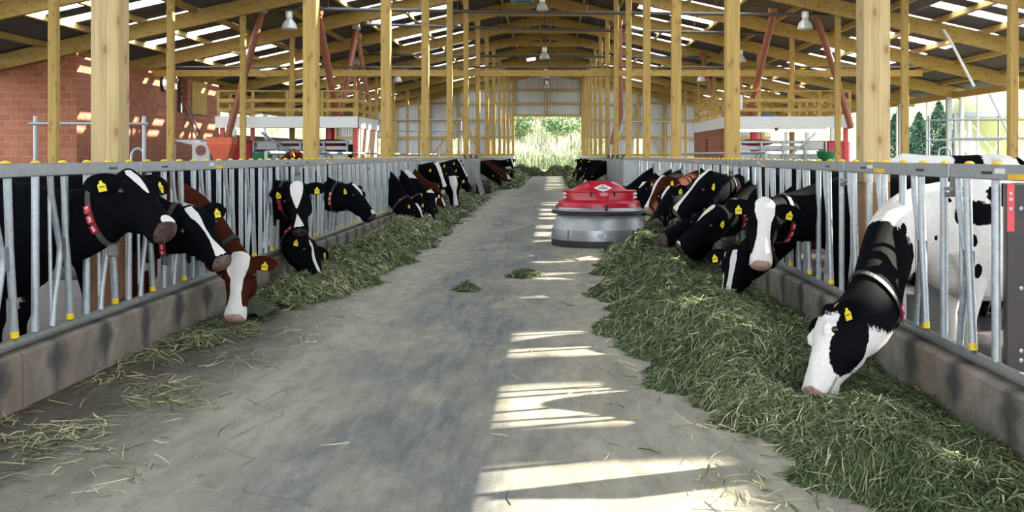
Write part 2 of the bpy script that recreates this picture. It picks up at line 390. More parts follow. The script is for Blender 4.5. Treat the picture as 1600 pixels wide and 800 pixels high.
# posts
def post(x,f,label,group,w=.2,mat='wood_z',foot=True,z1=None,bolts=True):
    g=thing('timber_post',label,'post',(x,f,0),group)
    z1=z1 or zraf(x)+.35
    tb=MB().cbox((x-w/2,f-w/2,1.28),(x+w/2,f+w/2,z1),.008).slot(1)
    obj('lower_timber',MB().cbox((x-w/2+.001,f-w/2+.001,.12),(x+w/2-.001,f+w/2-.001,1.28),.004),M['wood_low'],g,'damp reddish lower end of the post')
    b=MB().box((x-w/2-.015,f-w/2-.015,-.02),(x+w/2+.015,f+w/2+.015,.12)); obj('base_shoe',b,M['galv_d'],g)
    if bolts:
        for z in (z1-.55,z1-.75,z1-1.0): boltY(tb,x+.03,f-w/2-.002,z)
    obj('timber',tb,[M[mat],M['galv']],g)
    return g
for k,f in enumerate(vis[:-1]):
    m='wood_big' if k==0 else 'wood_z'
    post(PL,f+(-.05 if k==0 else 0),'square timber post behind the left feed fence, %s from the camera'%ORD[k],'posts along the left feed fence',.2 if k else .215,m)
    post(PR,f+(.25 if k==0 else .1),'square timber post behind the right feed fence, %s from the camera'%ORD[k],'posts along the right feed fence',.2 if k else .215,m)
outer=[8.1+6.68*k+.35 for k in range(2,12)]
for k,f in enumerate(outer):
    post(OL,f,'slim timber post in the outer left row, %s from the camera'%ORD[k],'outer left posts',.18)
    post(OR_,f,'slim timber post in the outer right row, %s from the camera'%ORD[k],'outer right posts',.18)
# long tie across the barn
tz=4.88; ty=42.05
g=thing('tie_beam','long horizontal timber spanning the whole barn width below the cross ties','beam',(RIDGE,ty,tz))
obj('timber',MB().box((-16.4,ty-.08,tz-.13),(15.2,ty+.08,tz+.13)),M['wood_x'],g)
obj('conduit',MB().tube([(-16.3,ty-.1,tz+.24),(15.0,ty-.1,tz+.24)],.035,8),M['pipe'],g,'dark pipe along the top')
# ================================================================ end wall
def corrwall(mb,x0,x1,z0,zf,y,pitch=.21,amp=.025):
    n=max(2,int(round((x1-x0)/(pitch/4)))); vs=[];fs=[]
    for i in range(n+1):
        x=x0+(x1-x0)*i/n; dy=amp*math.sin(2*PI*x/pitch); vs.append((x,y+dy,z0)); vs.append((x,y+dy,zf(x) if callable(zf) else zf))
    for i in range(n): fs.append((2*i,2*i+2,2*i+3,2*i+1))
    mb.add(vs,fs,True)
M['cladding']=plain('grey_corrugated_cladding',(.50,.52,.54),.5,.1,.06,.6)
ye=YEND; DL,DR,DH=-3.22,2.55,4.85
mb=MB()
top=lambda x:zroof(x)-.05
corrwall(mb,WL,DL,3.05,top,ye+.16); corrwall(mb,DR,WR,3.05,top,ye+.16); corrwall(mb,DL,DR,DH,top,ye+.16)
for a,b in ((WL,-15.2),(-13.9,-8.6),(-7.1,-5.0),(5.0,7.2),(8.4,13.2),(14.6,WR)): corrwall(mb,a,b,.9,3.05,ye+.16)
struct('wall_back',mb,M['cladding'],'grey corrugated metal end wall with a wide open doorway')
struct('wall_back_base',MB().box((WL,ye,0),(DL,ye+.2,1.45)).box((DR,ye,0),(WR,ye+.2,1.45)),M['white'],'pale concrete plinth of the end wall')
for n,(a,b) in enumerate([((WL,3.05),(DL,3.05)),((DR,3.05),(WR,3.05)),((WL,4.55),(DL,4.55)),((DR,4.55),(WR,4.55)),((DL,DH+.1),(DR,DH+.1)),((WL+5,6.0),(WR-5,6.0)),((-9,7.15),(8.2,7.15)),((WL,1.55),(DL,1.55)),((DR,1.55),(WR,1.55))]):
    struct('trim_%d'%(n+4),MB().box((a[0],ye-.05,a[1]-.09),(b[0],ye+.1,b[1]+.09)),M['wood_x'])
wallposts=[-18.6,-16,-13.4,-10.6,-8.0,-5.4,DL-.1,DR+.1,4.9,7.4,9.8,12.6,15.6,18.2]
for j,x in enumerate(wallposts):
    single('wall_stud',MB().box((x-.1,ye-.13,0),(x+.1,ye+.05,zraf(x)+.3)),M['wood_z'],'%s upright from the left in the end wall framing'%ORD[j],'post','uprights of the end wall')
single('wall_stud',MB().box((RIDGE-.1,ye-.13,DH),(RIDGE+.1,ye+.05,zraf(RIDGE)+.2)),M['wood_z'],'short upright above the middle of the far doorway','post')
for (xa,za,xb,zb,lab) in ((-8.0,5.4,-5.3,.0,'left of the doorway, sloping down to the right'),(-11.4,.0,-8.1,4.4,'left of the doorway, sloping down to the left'),(7.3,5.6,4.2,.0,'right of the doorway, sloping down to the left'),(10.8,.0,7.5,4.6,'right of the doorway, sloping down to the right')):
    single('diagonal_brace',MB().beam((xa,ye-.2,za),(xb,ye-.2,zb),.16,.08,(0,1,0)),M['wood_z'],'diagonal timber brace on the end wall '+lab,'brace','end wall braces')
# eaves
for sgn,x,nm,num in ((-1,WL,'left',20),(1,WR,'right',21)):
    struct('trim_%d'%num,MB().box((x-.1,FRAMES[0]-1.5,zraf(x)-.02),(x+.1,YEND,zraf(x)+.26)),M['wood_y'],'%s eaves beam'%nm)
M['boarding']=wood('dark_boarding','z',(.16,.10,.05),False)
struct('wall_right',MB().box((WR-.1,-14,-.1),(WR+.1,YEND,.75)),M['white'],'low plinth wall along the open right side')
struct('wall_left',MB().box((WL-.1,-14,-.1),(WL+.1,34.9,1.15)).box((WL-.1,50.5,-.1),(WL+.1,YEND,2.75)),M['boarding'],'low plinth wall along the open left side')
for j,f in enumerate(vis[3:-1]):
    for x,nm in ((WL,'left'),(WR,'right')):
        if x<0 and 34<f<51: continue
        single('eaves_post',MB().box((x-.11-.22*(1 if x>0 else -1),f-.11,-.02),(x+.11-.22*(1 if x>0 else -1),f+.11,zraf(x)+.05)),M['grey'],'%s grey eaves post from the near end on the %s side'%(ORD[j],nm),'post','eaves posts')
# ================================================================ cattle
def hidemat(name, dark, sheen):
    m=NT(name); a=m.n('ShaderNodeAttribute',attribute_name='white'); mz=m.n('ShaderNodeAttribute',attribute_name='muzzle')
    pk=m.n('ShaderNodeAttribute',attribute_name='pink')
    v=m.coords((1,1,1)); n=m.noise(v,26,5,.75); n2=m.noise(v,120,3,.6)
    e=m.math('ADD',a.outputs['Fac'],m.math('MULTIPLY',m.math('SUBTRACT',n,.5),.35))
    k=m.ramp(e,[(.48,0),(.52,1)])
    wht=m.mix(m.ramp(n2,[(.3,0),(.7,1)]),(.56,.545,.52),(.80,.78,.75)); drk=m.mix(m.ramp(n2,[(.3,0),(.7,1)]),tuple(x*.7 for x in dark),tuple(x*1.35 for x in dark))
    c=m.mix(k,drk,wht)
    # bare skin of the nose: pink where the blaze reaches it, slate grey elsewhere
    skin=m.mix(pk.outputs['Fac'],m.mix(m.ramp(n,[(.45,0),(.62,1)]),(.009,.008,.009),(.05,.042,.042)),m.mix(m.ramp(n,[(.4,0),(.62,1)]),(.36,.20,.19),(.50,.34,.33)))
    c=m.mix(m.ramp(mz.outputs['Fac'],[(.45,0),(.55,1)]),c,skin)
    cz=m.n('ShaderNodeAttribute',attribute_name='crease'); c=m.mix(m.math('MULTIPLY',cz.outputs['Fac'],.85),c,(.012,.008,.008))
    m.bump(n2,.0025,.35); m.set(c,.75,0,.025)
    m.b.inputs['Sheen Weight'].default_value=sheen; m.b.inputs['Sheen Roughness'].default_value=.4
    return m.m
M['hide_black']=hidemat('black_pied_hide',(.0034,.0037,.0052),.0); M['hide_red']=hidemat('red_pied_hide',(.045,.0115,.0065),.0)
M['ear_black']=plain('black_ear_hair',(.007,.007,.009),.6,0,.4,60); M['ear_red']=plain('red_ear_hair',(.05,.015,.008),.6,0,.3,60)
M['eye']=plain('dark_glossy_eye',(.012,.008,.008),.08,0,.1,5,.6); M['horn']=plain('pale_horn_stub',(.42,.36,.26),.5,0,.3,30)
M['tag']=plain('yellow_ear_tag',(.74,.60,.015),.4); M['strap']=plain('dark_collar_strap',(.016,.015,.016),.6,0,.3,40); M['strap_grey']=plain('grey_collar_strap',(.06,.055,.053),.6,0,.3,40)
M['tile']=plain('red_number_tile',(.40,.015,.035),.35); M['digit']=plain('white_digit',(.8,.8,.8),.5); M['weight']=plain('grey_collar_weight',(.12,.115,.11),.5,0,.25,30)
M['tagprint']=plain('tag_print',(.20,.17,.02),.5); M['nostril']=plain('nostril_shadow_skin',(.02,.012,.012),.6)
HEADR=[ # t, top, bottom, half width, lower narrowing
 (-.06,-.045,-.14,.055,.9),(-.038,-.010,-.19,.092,.9),(0,.008,-.24,.116,.9),(.05,.018,-.28,.128,.84),(.10,.020,-.305,.135,.78),(.15,.018,-.318,.137,.74),
 (.20,.011,-.317,.131,.70),(.25,.005,-.30,.116,.68),(.30,.002,-.270,.102,.70),(.35,.001,-.236,.093,.74),(.40,.002,-.207,.089,.82),(.44,.003,-.190,.091,.88),(.48,.001,-.182,.095,.9),(.515,-.005,-.175,.093,.9),(.543,-.022,-.158,.080,.9),(.556,-.05,-.13,.052,.9)]
TRUNK=[ # x, zc, half height, half width
 (.27,.90,.13,.09),(.21,.90,.25,.15),(.08,.94,.37,.21),(-.12,.965,.45,.25),(-.4,.95,.44,.285),(-.75,.935,.445,.32),(-1.05,.945,.44,.325),(-1.3,.99,.41,.30),(-1.5,1.06,.345,.30),(-1.68,1.09,.29,.24),(-1.8,1.10,.21,.15),(-1.84,1.1,.12,.08)]
def ring_super(c,u,w,hu,hw,n=20,p=2.3):
    r=[]
    for k in range(n):
        a=2*PI*k/n; ca,sa=math.cos(a),math.sin(a)
        r.append(c+u*(hu*math.copysign(abs(ca)**(2/p),ca))+w*(hw*math.copysign(abs(sa)**(2/p),sa)))
    return r
def solve_head(u,v,y,u2,v2,sg,L):
    P=at(u,v,y); dx,dz=(u2-UX)/FPX,-(v2-VY)/FPX; d=Vector((dx,1,dz)); O=Vector((0,0,EYE))
    b=d.dot(P-O); a=d.dot(d); c=(P-O).dot(P-O)-L*L; disc=b*b-a*c
    t=b/a if disc<0 else (b+sg*math.sqrt(disc))/a
    return P,O+d*t
def dn0(w): return w if w.z<0 else -w

def cow(label, side, y0, hd, nrm, coat='black', patches=(), numbers=None, tags=(1,1), voxel=.02, L=.52, xoff=0., drop=0., pink=0., seed=0, group=None, lean=(0,0), tilesphi=(70,17), weight=False, horn=False, hole=True, neckbow=0., cat='cow', whitebase=False, strap='strap', lift=0.):
    poll,muz=solve_head(*hd,L) if len(hd)==6 else (Vector(hd[0]),Vector(hd[1]))
    dr=1 if side=='l' else -1; rail=RL if dr>0 else RR
    f=Vector((dr,lean[0],0)).normalized(); lft=Vector((-f.y,f.x,0)); Zv=Vector((0,0,1))
    O=Vector((rail-dr*.42+dr*xoff,y0,-.02+lift))
    B=lambda x,y,z:O+f*x+lft*y+Zv*z
    a=(muz-poll).normalized(); k=(muz-poll).length/.52
    n=Vector(nrm); n=(n-a*n.dot(a)).normalized(); s=a.cross(n).normalized()
    H=lambda t,nn,ss:poll+(a*t+n*nn+s*ss)*k
    mb=MB()
    # trunk
    rr=random.Random(seed)
    mb.loft([ring_super(B(x,0,zc-drop*max(0,1+x)),Zv,lft,hh,hw,24,2.25) for x,zc,hh,hw in TRUNK])
    for sy in (-1,1):
        mb.ell(B(-1.42,sy*.22,1.33),(.09,.09,.06)); mb.ell(B(-.12,sy*.20,.92-drop),(.15,.10,.26))
        mb.tube([B(.02,sy*.17,.9),B(-.06,sy*.17,.68),B(-.02,sy*.165,.42),B(-.035,sy*.16,.36),B(-.04,sy*.16,.14),B(-.01,sy*.16,.07),B(.02,sy*.16,0)],[.125,.092,.058,.046,.042,.05,.062],12)
        mb.tube([B(-1.45,sy*.16,1.05),B(-1.34,sy*.2,.78),B(-1.56,sy*.18,.54),B(-1.58,sy*.175,.46),B(-1.52,sy*.17,.16),B(-1.49,sy*.17,.08),B(-1.46,sy*.17,0)],[.22,.15,.075,.055,.046,.052,.064],12)
    mb.ell(B(-1.22,0,.62),(.2,.15,.14)); mb.tube([B(-1.8,0,1.34),B(-1.9,0,1.28),B(-1.93,0,1.0),B(-1.92,.02,.7),B(-1.92,.02,.42)],[.04,.034,.026,.03,.05],8)
    # neck
    pe=H(.085,-.15,0); p0=B(-.2,0,1.07-drop); p0b=B(.12,0,1.04-drop)
    te=((pe-p0b).normalized()*.75+n*.38+a*.16).normalized()
    dist=(pe-p0b).length
    c1=p0b+f*dist*.38+Zv*neckbow; c2=pe-te*dist*.36
    def bez(t): return p0b*(1-t)**3+c1*(3*t*(1-t)**2)+c2*(3*t*t*(1-t))+pe*t**3
    def dbez(t): return ((c1-p0b)*(3*(1-t)**2)+(c2-c1)*(6*t*(1-t))+(pe-c2)*(3*t*t)).normalized()
    NN=14; rings=[]; frames=[]
    de=(n*.9-a).normalized()
    # shared neck frame: turn the base frame smoothly into the head frame
    rings.append(ring_super(p0,Zv,lft,.28,.2,20,2.1)); 
    for i in range(NN+1):
        t=i/NN; c=bez(t); tg=dbez(t); w=t*t*(3-2*t)
        up=(Zv-tg*Zv.dot(tg)); up=up.normalized() if up.length>1e-3 else Vector((1,0,0))
        u2=(de-tg*de.dot(tg)).normalized(); ang=math.atan2(tg.dot(up.cross(u2)),up.dot(u2))
        upw=Matrix.Rotation(ang*w,3,tg)@up; sd=tg.cross(upw)
        hu=.30*(1-t)+.185*t-.012*math.sin(PI*t); hw=.185*(1-t)+.118*t-.02*math.sin(PI*t)
        hu*=(.55+.45*k); hw*=(.55+.45*k)
        cc=c-upw*(.03*math.sin(PI*t)); frames.append((cc,tg,upw,sd,hu,hw)); rings.append(ring_super(cc,upw,sd,hu,hw,20,2.1))
    mb.loft(rings)
    # head
    hr=[]
    for t,tp,bt,w,nl in HEADR:
        r=[]
        for j in range(24):
            an=2*PI*j/24; ca,sa=math.cos(an),math.sin(an)
            vv=math.copysign(abs(ca)**.82,ca); ww=math.copysign(abs(sa)**.82,sa)
            nn=(tp+bt)/2+(tp-bt)/2*vv; q=(vv+1)/2; wf=nl+(1-nl)*min(1,q*1.35)
            r.append(H(t,nn,w*ww*wf))
        hr.append(r)
    mb.loft(hr)
    R3=Matrix((s,a,n)).transposed()
    for ss in (-1,1):
        mb.ell(H(.155,-.035,ss*.096),(.042*k,.05*k,.042*k),12,8,R3)      # orbit
        mb.ell(H(.20,-.17,ss*.088),(.042*k,.10*k,.10*k),12,8,R3)       # cheek
        mb.ell(H(.49,-.05,ss*.056),(.036*k,.042*k,.042*k),10,8,R3)       # nostril wing
        mb.ell(H(.03,-.055,ss*.085),(.04*k,.034*k,.034*k),10,8,R3)       # ear root
    for ss in (-1,1): mb.tube([H(.10,-.012,ss*.085),H(.15,.002,ss*.098),H(.20,-.012,ss*.095)],[.02*k,.026*k,.018*k],8)
    mb.ell(H(.30,-.02,0),(.045*k,.16*k,.03*k),12,8,R3)
    mb.ell(H(-.02,-.03,0),(.06*k,.045*k,.045*k),12,8,R3)                  # poll
    mb.ell(H(.46,-.178,0),(.05*k,.06*k,.03*k),12,8,R3)                 # chin
    me=mb.mesh('hide',None); tmp=bpy.data.objects.new('tmp',me); link(tmp)
    md=tmp.modifiers.new('r','REMESH'); md.mode='VOXEL'; md.voxel_size=voxel
    sm=tmp.modifiers.new('s','SMOOTH'); sm.factor=.5; sm.iterations=3 if voxel<.018 else 2
    dg=bpy.context.evaluated_depsgraph_get(); dg.update()
    rm=bpy.data.meshes.new_from_object(tmp.evaluated_get(dg)); bpy.data.objects.remove(tmp); bpy.data.meshes.remove(me)
    N=len(rm.vertices); co=np.empty(N*3); rm.vertices.foreach_get('co',co); co=co.reshape(-1,3)
    fc=[tuple(p.vertices) for p in rm.polygons]; bpy.data.meshes.remove(rm)
    # ears
    em=MB()
    earpts=[]
    for ss in (-1,1):
        b=H(.03,-.05,ss*.075); d=(s*ss*.95-a*.10-n*.08+Vector((0,0,-.16))).normalized()
        op=(n*.8+a*.55); op=(op-d*op.dot(d)).normalized(); wd=d.cross(op).normalized()
        rs=[]
        for q,hw in ((0,.03),(.12,.05),(.3,.064),(.5,.069),(.7,.064),(.86,.047),(.95,.025),(1,.006)):
            c=b+d*(.24*q*k); r=[]
            for j in range(12):
                an=2*PI*j/12; x=math.cos(an)*hw*k; z=math.sin(an)*(.012 if q<.9 else .006)*k; z+= (abs(x)/(hw*k))**2*.020*k*(1 if q<.9 else .4)
                r.append(c+wd*x+op*(z-.006*k))
            rs.append(r)
        em.loft(rs); earpts.append((ss,b,d,op,wd))
    allv=np.vstack([co,np.array([tuple(x) for x in em.v])]); allf=fc+[tuple(i+N for i in q) for q in em.f]
    me=bpy.data.meshes.new('cow_body'); root=Vector((O.x-dr*.75,O.y,O.z))
    ov=allv-np.array(tuple(root)); me.from_pydata(ov.tolist(),[],allf); me.polygons.foreach_set('use_smooth',[True]*len(allf))
    # coat pattern
    def dots(v): return (allv-np.array(tuple(poll)))@np.array(tuple(v))/k
    ht,hn,hs=dots(a),dots(n),dots(s)
    bo=allv-np.array(tuple(O)); bx=bo@np.array(tuple(f)); by=bo@np.array(tuple(lft)); bz=bo[:,2]
    val=np.full(len(allv),1.0 if whitebase else -1.0)
    inhead=(ht>-.06)&(ht<.6)&(np.abs(hs)<.17)&(hn>-.35)&(hn<.06)
    inhead=inhead if not whitebase else inhead
    for p in patches:
        kind,c,r=p[0],p[1],p[2]; sgn=p[3] if len(p)>3 else 1
        if kind=='h': e=1-np.sqrt(((ht-c[0])/r[0])**2+((hn-c[1])/r[1])**2+((hs-c[2])/r[2])**2); e=np.where(inhead,e,-1)
        elif kind=='poly':   # blaze: list of (t, half width, offset)
            tt=np.array([q[0] for q in c]); ww=np.interp(ht,tt,[q[1] for q in c]); oo=np.interp(ht,tt,[q[2] for q in c])
            e=(ww-np.abs(hs-oo))/.05; e=np.where((ht<tt[0])|(ht>tt[-1]),-1,e); e=np.where(inhead&(hn>r),e,-1)
        elif kind=='w': e=1-np.sqrt(((allv[:,0]-c[0])/r[0])**2+((allv[:,1]-c[1])/r[1])**2+((allv[:,2]-c[2])/r[2])**2)
        else: e=1-np.sqrt(((bx-c[0])/r[0])**2+((by-c[1])/r[1])**2+((bz-c[2])/r[2])**2); e=np.where(inhead,-1,e)
        e=np.clip(e*2.2,-1,1)
        val=np.maximum(val,e) if sgn>0 else np.minimum(val,-e)
    val[N:]=-1
    at_=me.attributes.new('white','FLOAT','POINT'); at_.data.foreach_set('value',(val*.5+.5).astype(np.float32))
    mzv=np.where(inhead&(hn<.05),np.clip((ht-.512-.30*np.maximum(0,-hn-.07)-.7*np.maximum(0,np.abs(hs)-.055))/.016,-1,1),-1)*.5+.5; mzv=np.where((hn<-.135)&(ht<.53),0,mzv)
    at_=me.attributes.new('muzzle','FLOAT','POINT'); at_.data.foreach_set('value',mzv.astype(np.float32))
    at_=me.attributes.new('pink','FLOAT','POINT'); at_.data.foreach_set('value',np.full(len(allv),pink,np.float32))
    crs=np.where(inhead&(ht>.40)&(ht<.55),np.exp(-((hn+.122-.25*(ht-.5))/.0075)**2),0)
    at_=me.attributes.new('crease','FLOAT','POINT'); at_.data.foreach_set('value',crs.astype(np.float32))
    me.materials.append(M['hide_'+coat])
    g=thing('cow',label,cat,root,group); o=bpy.data.objects.new('cow_body',me); link(o); o.parent=g
    # eyes, nostrils, tags, collar
    for ss in (-1,1):
        obj('eye',MB().ell(H(.158,-.038,ss*.135),(.02*k,.021*k,.02*k),12,8,R3),M['eye'],g)
        obj('nostril',MB().ell(H(.527,-.045,ss*.052),(.014*k,.012*k,.019*k),10,8,R3),M['nostril'],g)
    for (ss,b,d,op,wd),on in zip(earpts,tags):
        if not on: continue
        c=b+d*(.135*k)+dn0(wd)*(.02*k)+op*(.024*k); dn=wd if wd.z<0 else -wd
        hx=d; w_,h_=.026*k,.028*k
        pl=[c+hx*x*w_+dn*y*h_+op*.002 for x,y in ((-1,1.3),(1,1.3),(1,-.35),(.4,-.75),(.3,-1.3),(-.3,-1.3),(-.4,-.75),(-1,-.35))]
        t=obj('ear_tag',MB().prism(pl,op*.004),M['tag'],g)
        pr=MB()
        pr.prism([c+hx*x*w_+dn*y*h_+op*.0065 for x,y in ((-.7,.0),(.7,.0),(.7,.35),(-.7,.35))],op*.001)
        obj('tag_print',pr,M['tagprint'],t)
    if numbers is not None:
        i=10; cc,tg,up,sd,hu,hw=frames[i]; hu*=1.04; hw*=1.05
        if sd.y>0: sg=-1
        else: sg=1
        rs=[]
        nb=40
        band=MB(); bw=.02*k
        def rp(an,e): return cc+up*((hu+e)*math.cos(an))+sd*(sg*(hw+e)*math.sin(an))
        vs=[];fs=[]
        for j in range(nb):
            an=2*PI*j/nb
            for e,tt in ((0,-bw),(.008,-bw),(.008,bw),(0,bw)): vs.append(rp(an,e)+tg*tt)
        for j in range(nb):
            j2=(j+1)%nb
            for q in range(4): fs.append((j*4+q,j*4+(q+1)%4,j2*4+(q+1)%4,j2*4+q))
        band.add(vs,fs,False); col=obj('collar',band,M[strap],g)
        for q,ch in enumerate(numbers):
            an=math.radians(tilesphi[0]+tilesphi[1]*q); p=rp(an,.012); dp=(rp(an+.05,.012)-rp(an-.05,.012)).normalized(); nm=tg.cross(dp); 
            if nm.dot(p-cc)<0: nm=-nm
            xx=dp.cross(nm)  # digits upright: top towards the collar crest
            tl=MB(); hs_=.024*k
            tl.prism([p+xx*x*hs_+dp*y*hs_*1.08 for x,y in ((-1,-1),(1,-1),(1,1),(-1,1))],nm*.012); tile=obj('number_tile',tl,M['tile'],col)
            if ch!=' ':
                tm=text_mesh(ch,.045*k,.0008,M['digit'],'digit',bold=.0012); R=Matrix((xx*-1,dp*-1,nm)).transposed()
                if R.determinant()<0: R=Matrix((xx,dp*-1,nm)).transposed()
                R4=Matrix.Translation(p+nm*.0128-root)@R.to_4x4(); tm.transform(R4); tt=bpy.data.objects.new('digit',tm); link(tt); tt.parent=tile
        if weight:
            p=rp(math.radians(180),.03); wm=MB(); wm.cbox(p-Vector((.03,.03,.05)),p+Vector((.03,.03,.035)),.01); obj('weight',wm,M['weight'],col)
    if horn:
        for ss in (-1,1):
            obj('horn_stub',MB().tube([H(-.01,-.045,ss*.06),H(-.025,-.045,ss*.10),H(-.03,-.04,ss*.125)],[.024*k,.021*k,.008*k],10),M['horn'],g)
    return g
BL=lambda *pts,n=-.06:('poly',pts,n)
YL=lambda i:6.92+.705*i
YR=lambda i:7.10+.727*i
def flecks(seed,n=5,lo=.12,hi=.4):
    r=random.Random(seed); out=[]
    for i in range(n): out.append(('b',(r.uniform(-1.8,.0),r.choice((-.3,.3,0)),r.uniform(.6,1.4)),(r.uniform(lo,hi),r.uniform(.2,.5),r.uniform(lo,hi))))
    return out
belly=[('b',(-.7,0,.52),(.75,.3,.14)),('b',(-.25,0,.60),(.2,.3,.10))]
NEAR=.014
cow('black cow with raised head, white stripe between the eyes and collar number 935','l',YL(0),(205,270,6.8,264,346,-1),(.72,-.47,.55),'black',
    [BL((-.02,.018,.02),(.03,.034,.02),(.12,.030,.012),(.20,.016,.0),(.235,.004,-.004)),('h',(.50,-.01,-.01),(.05,.04,.05)),('b',(-.55,-.1,1.42),(.13,.4,.14))]+belly,['9','3','5'],voxel=NEAR,L=.53,tilesphi=(84,17),weight=True,pink=.12,strap='strap_grey')
cow('black cow with a narrow white face stripe resting its nose above the red cow','l',YL(2)-.05,(297,327,8.2,348,400,-1),(.55,-.72,.42),'black',
    [BL((-.02,.03,.01),(.08,.038,.008),(.17,.018,0),(.25,.010,0),(.34,.012,.004),(.42,.03,.0),(.5,.045,.0))]+belly,['4','2','8'],voxel=NEAR,L=.53,tilesphi=(105,16),weight=True,pink=.3)
cow('reddish brown cow with a broad white face hanging straight down to the floor','l',YL(3)+.15,(374,401,8.95,364,492,-1),(.05,-1,.25),'red',
    [BL((-.05,.06,.0),(.0,.088,0),(.13,.088,0),(.2,.055,0),(.34,.046,0),(.42,.06,0),(.56,.10,0),n=-.10),('h',(.5,-.08,0),(.1,.1,.12)),('b',(.3,-.1,1.0),(.22,.3,.12))]+belly,['6',' ','1'],voxel=NEAR,L=.53,pink=1)
cow('black cow facing the camera with both ears out and a white wedge down the face','l',YL(7),(463,289,11.55,467,358,-1),(.08,-1,.15),'black',
    [BL((-.05,.06,.0),(.02,.072,.0),(.12,.062,.0),(.22,.03,.006),(.28,.006,.01)),BL((.34,.004,.01),(.42,.03,.0),(.49,.055,0))],['8',' ',' '],voxel=.017,L=.54,pink=.05)
cow('black cow eating below the camera-facing one, number collar on its neck','l',YL(8),(489,378,11.75,503,428,-1),(.75,-.45,.35),'black',
    [BL((-.02,.006,.05),(.08,.016,.055),(.3,.014,.05),(.5,.02,.03))],['6','5','7'],voxel=.017,L=.52,tilesphi=(40,17))
cow('black cow in side view with lifted head and white patch on its forehead','l',YL(11),(553,289,14.35,586,334,-1),(.72,-.25,.6),'black',
    [BL((-.02,.05,-.01),(.06,.055,-.01),(.15,.03,-.01),(.2,.01,0)),('h',(.3,-.26,.0),(.2,.035,.1)),('h',(.5,0,0),(.06,.05,.05))],['5','2','6'],voxel=.017,L=.53,tilesphi=(80,16),pink=.1)
# cluster further down the left fence
cow('black cow bending low into the hay, first of the left cluster with a white forehead','l',YL(19),(652,320,19.9,666,352,-1),(.8,-.4,.35),'black',[BL((-.03,.05,.0),(.08,.05,0),(.2,.025,0),(.54,.03,0))],voxel=.02,numbers=[' '])
cow('plain black cow bending into the hay behind the first of the left cluster','l',YL(21),(672,318,21.2,683,351,-1),(.8,-.35,.35),'black',[('h',(.3,-.1,.1),(.05,.1,.05))],voxel=.02,numbers=[' '])
cow('black cow with a cream white stripe along its neck and white cheek','l',YL(22)+.2,(673,299,22.2,681,329,-1),(.5,-.8,.2),'black',[('b',(.55,-.1,1.12),(.6,.25,.10)),('h',(.25,-.1,-.09),(.2,.12,.06)),('h',(.0,0,0),(.05,.06,.1))],voxel=.02)
cow('reddish brown cow with lowered head in the middle of the left cluster','l',YL(24),(681,288,23.4,696,322,-1),(.85,-.3,.3),'red',[BL((.2,.01,.0),(.3,.03,0),(.54,.05,0))],voxel=.02,pink=.1)
cow('black cow with raised head and broad white blaze above the lower red cow','l',YL(25)+.2,(684,257,24.3,696,292,-1),(.65,-.7,.3),'black',[BL((-.05,.05,.01),(.1,.05,.01),(.3,.04,.0),(.54,.06,0))],voxel=.02)
cow('black cow facing down with white blaze widening at its forehead in the left cluster','l',YL(26)+.3,(708,279,25.2,713,322,-1),(.35,-.9,.1),'black',[BL((-.05,.07,.0),(.1,.075,.0),(.25,.03,.0),(.54,.05,0))],voxel=.02)
cow('plain black cow head at mid height behind the white blazed ones of the left cluster','l',YL(28),(706,264,26.4,718,296,-1),(.7,-.5,.4),'black',[],voxel=.022)
cow('black cow holding its head highest of the left cluster, white stripe down to the nose','l',YL(29),(716,250,27.0,731,276,-1),(.75,-.3,.55),'black',[BL((-.03,.035,.0),(.2,.025,0),(.54,.05,0))],voxel=.022)
cow('plain black cow stretching its nose out at the far end of the left cluster','l',YL(31),(723,272,28.2,737,293,-1),(.6,-.2,.7),'black',[],voxel=.022)
# cows of the right fence
cow('white-faced cow bending down to the hay at the front right, dark cheek and horn stubs','r',YR(0)-.02,(1288,486,6.1,1256,606,-1),(-.95,-.14,.25),'black',
    [('b',(-.3,0,1.0),(.01,.01,.01)),('b',(.42,0,1.12),(.30,.4,.14),1),
     ('w',(1.95,6.4,.80),(.62,.6,.40),-1),('b',(-.2,.3,.7),(.0,.0,.0),-1),('h',(.15,-.175,.12),(.29,.165,.22),-1),('h',(.16,-.16,-.1),(.24,.12,.1),-1),
     ('b',(-.35,.32,1.27),(.28,.2,.12),-1),('b',(-.62,.32,.98),(.06,.2,.12),-1),('b',(-.9,.3,.9),(.08,.2,.08),-1),('b',(-.35,.3,.95),(.04,.2,.07),-1),('b',(-1.2,.3,1.2),(.25,.3,.2),-1),('b',(.05,.3,1.1),(.035,.2,.05),-1),('b',(.1,.3,1.22),(.03,.2,.03),-1)]+[('w',tuple(at(u,v,6.5)),(ru,.45,rv),-1) for u,v,ru,rv in ((1556,335,.22,.13),(1490,462,.06,.16),(1449,404,.035,.10),(1437,362,.03,.05),(1478,420,.03,.06),(1553,382,.03,.06),(1560,432,.04,.07),(1500,380,.03,.05),(1432,455,.05,.1),(1520,300,.15,.05))],['4','0'],voxel=NEAR,L=.51,horn=True,pink=.9,whitebase=True,tilesphi=(120,17),tags=(1,1))
cow('black cow looking at the camera with a broad white face and pink nose','r',YR(3),(1196,316,8.75,1191,408,-1),(-.08,-1,.12),'black',
    [BL((-.05,.05,.0),(.0,.082,.0),(.10,.082,.0),(.18,.055,.0),(.3,.052,.0),(.45,.08,0),(.56,.12,0),n=-.12),('h',(.5,-.06,0),(.08,.12,.12)),('b',(-.35,-.3,1.3),(.2,.4,.16))],['7','3','3'],voxel=NEAR,L=.54,pink=1,tilesphi=(100,18))
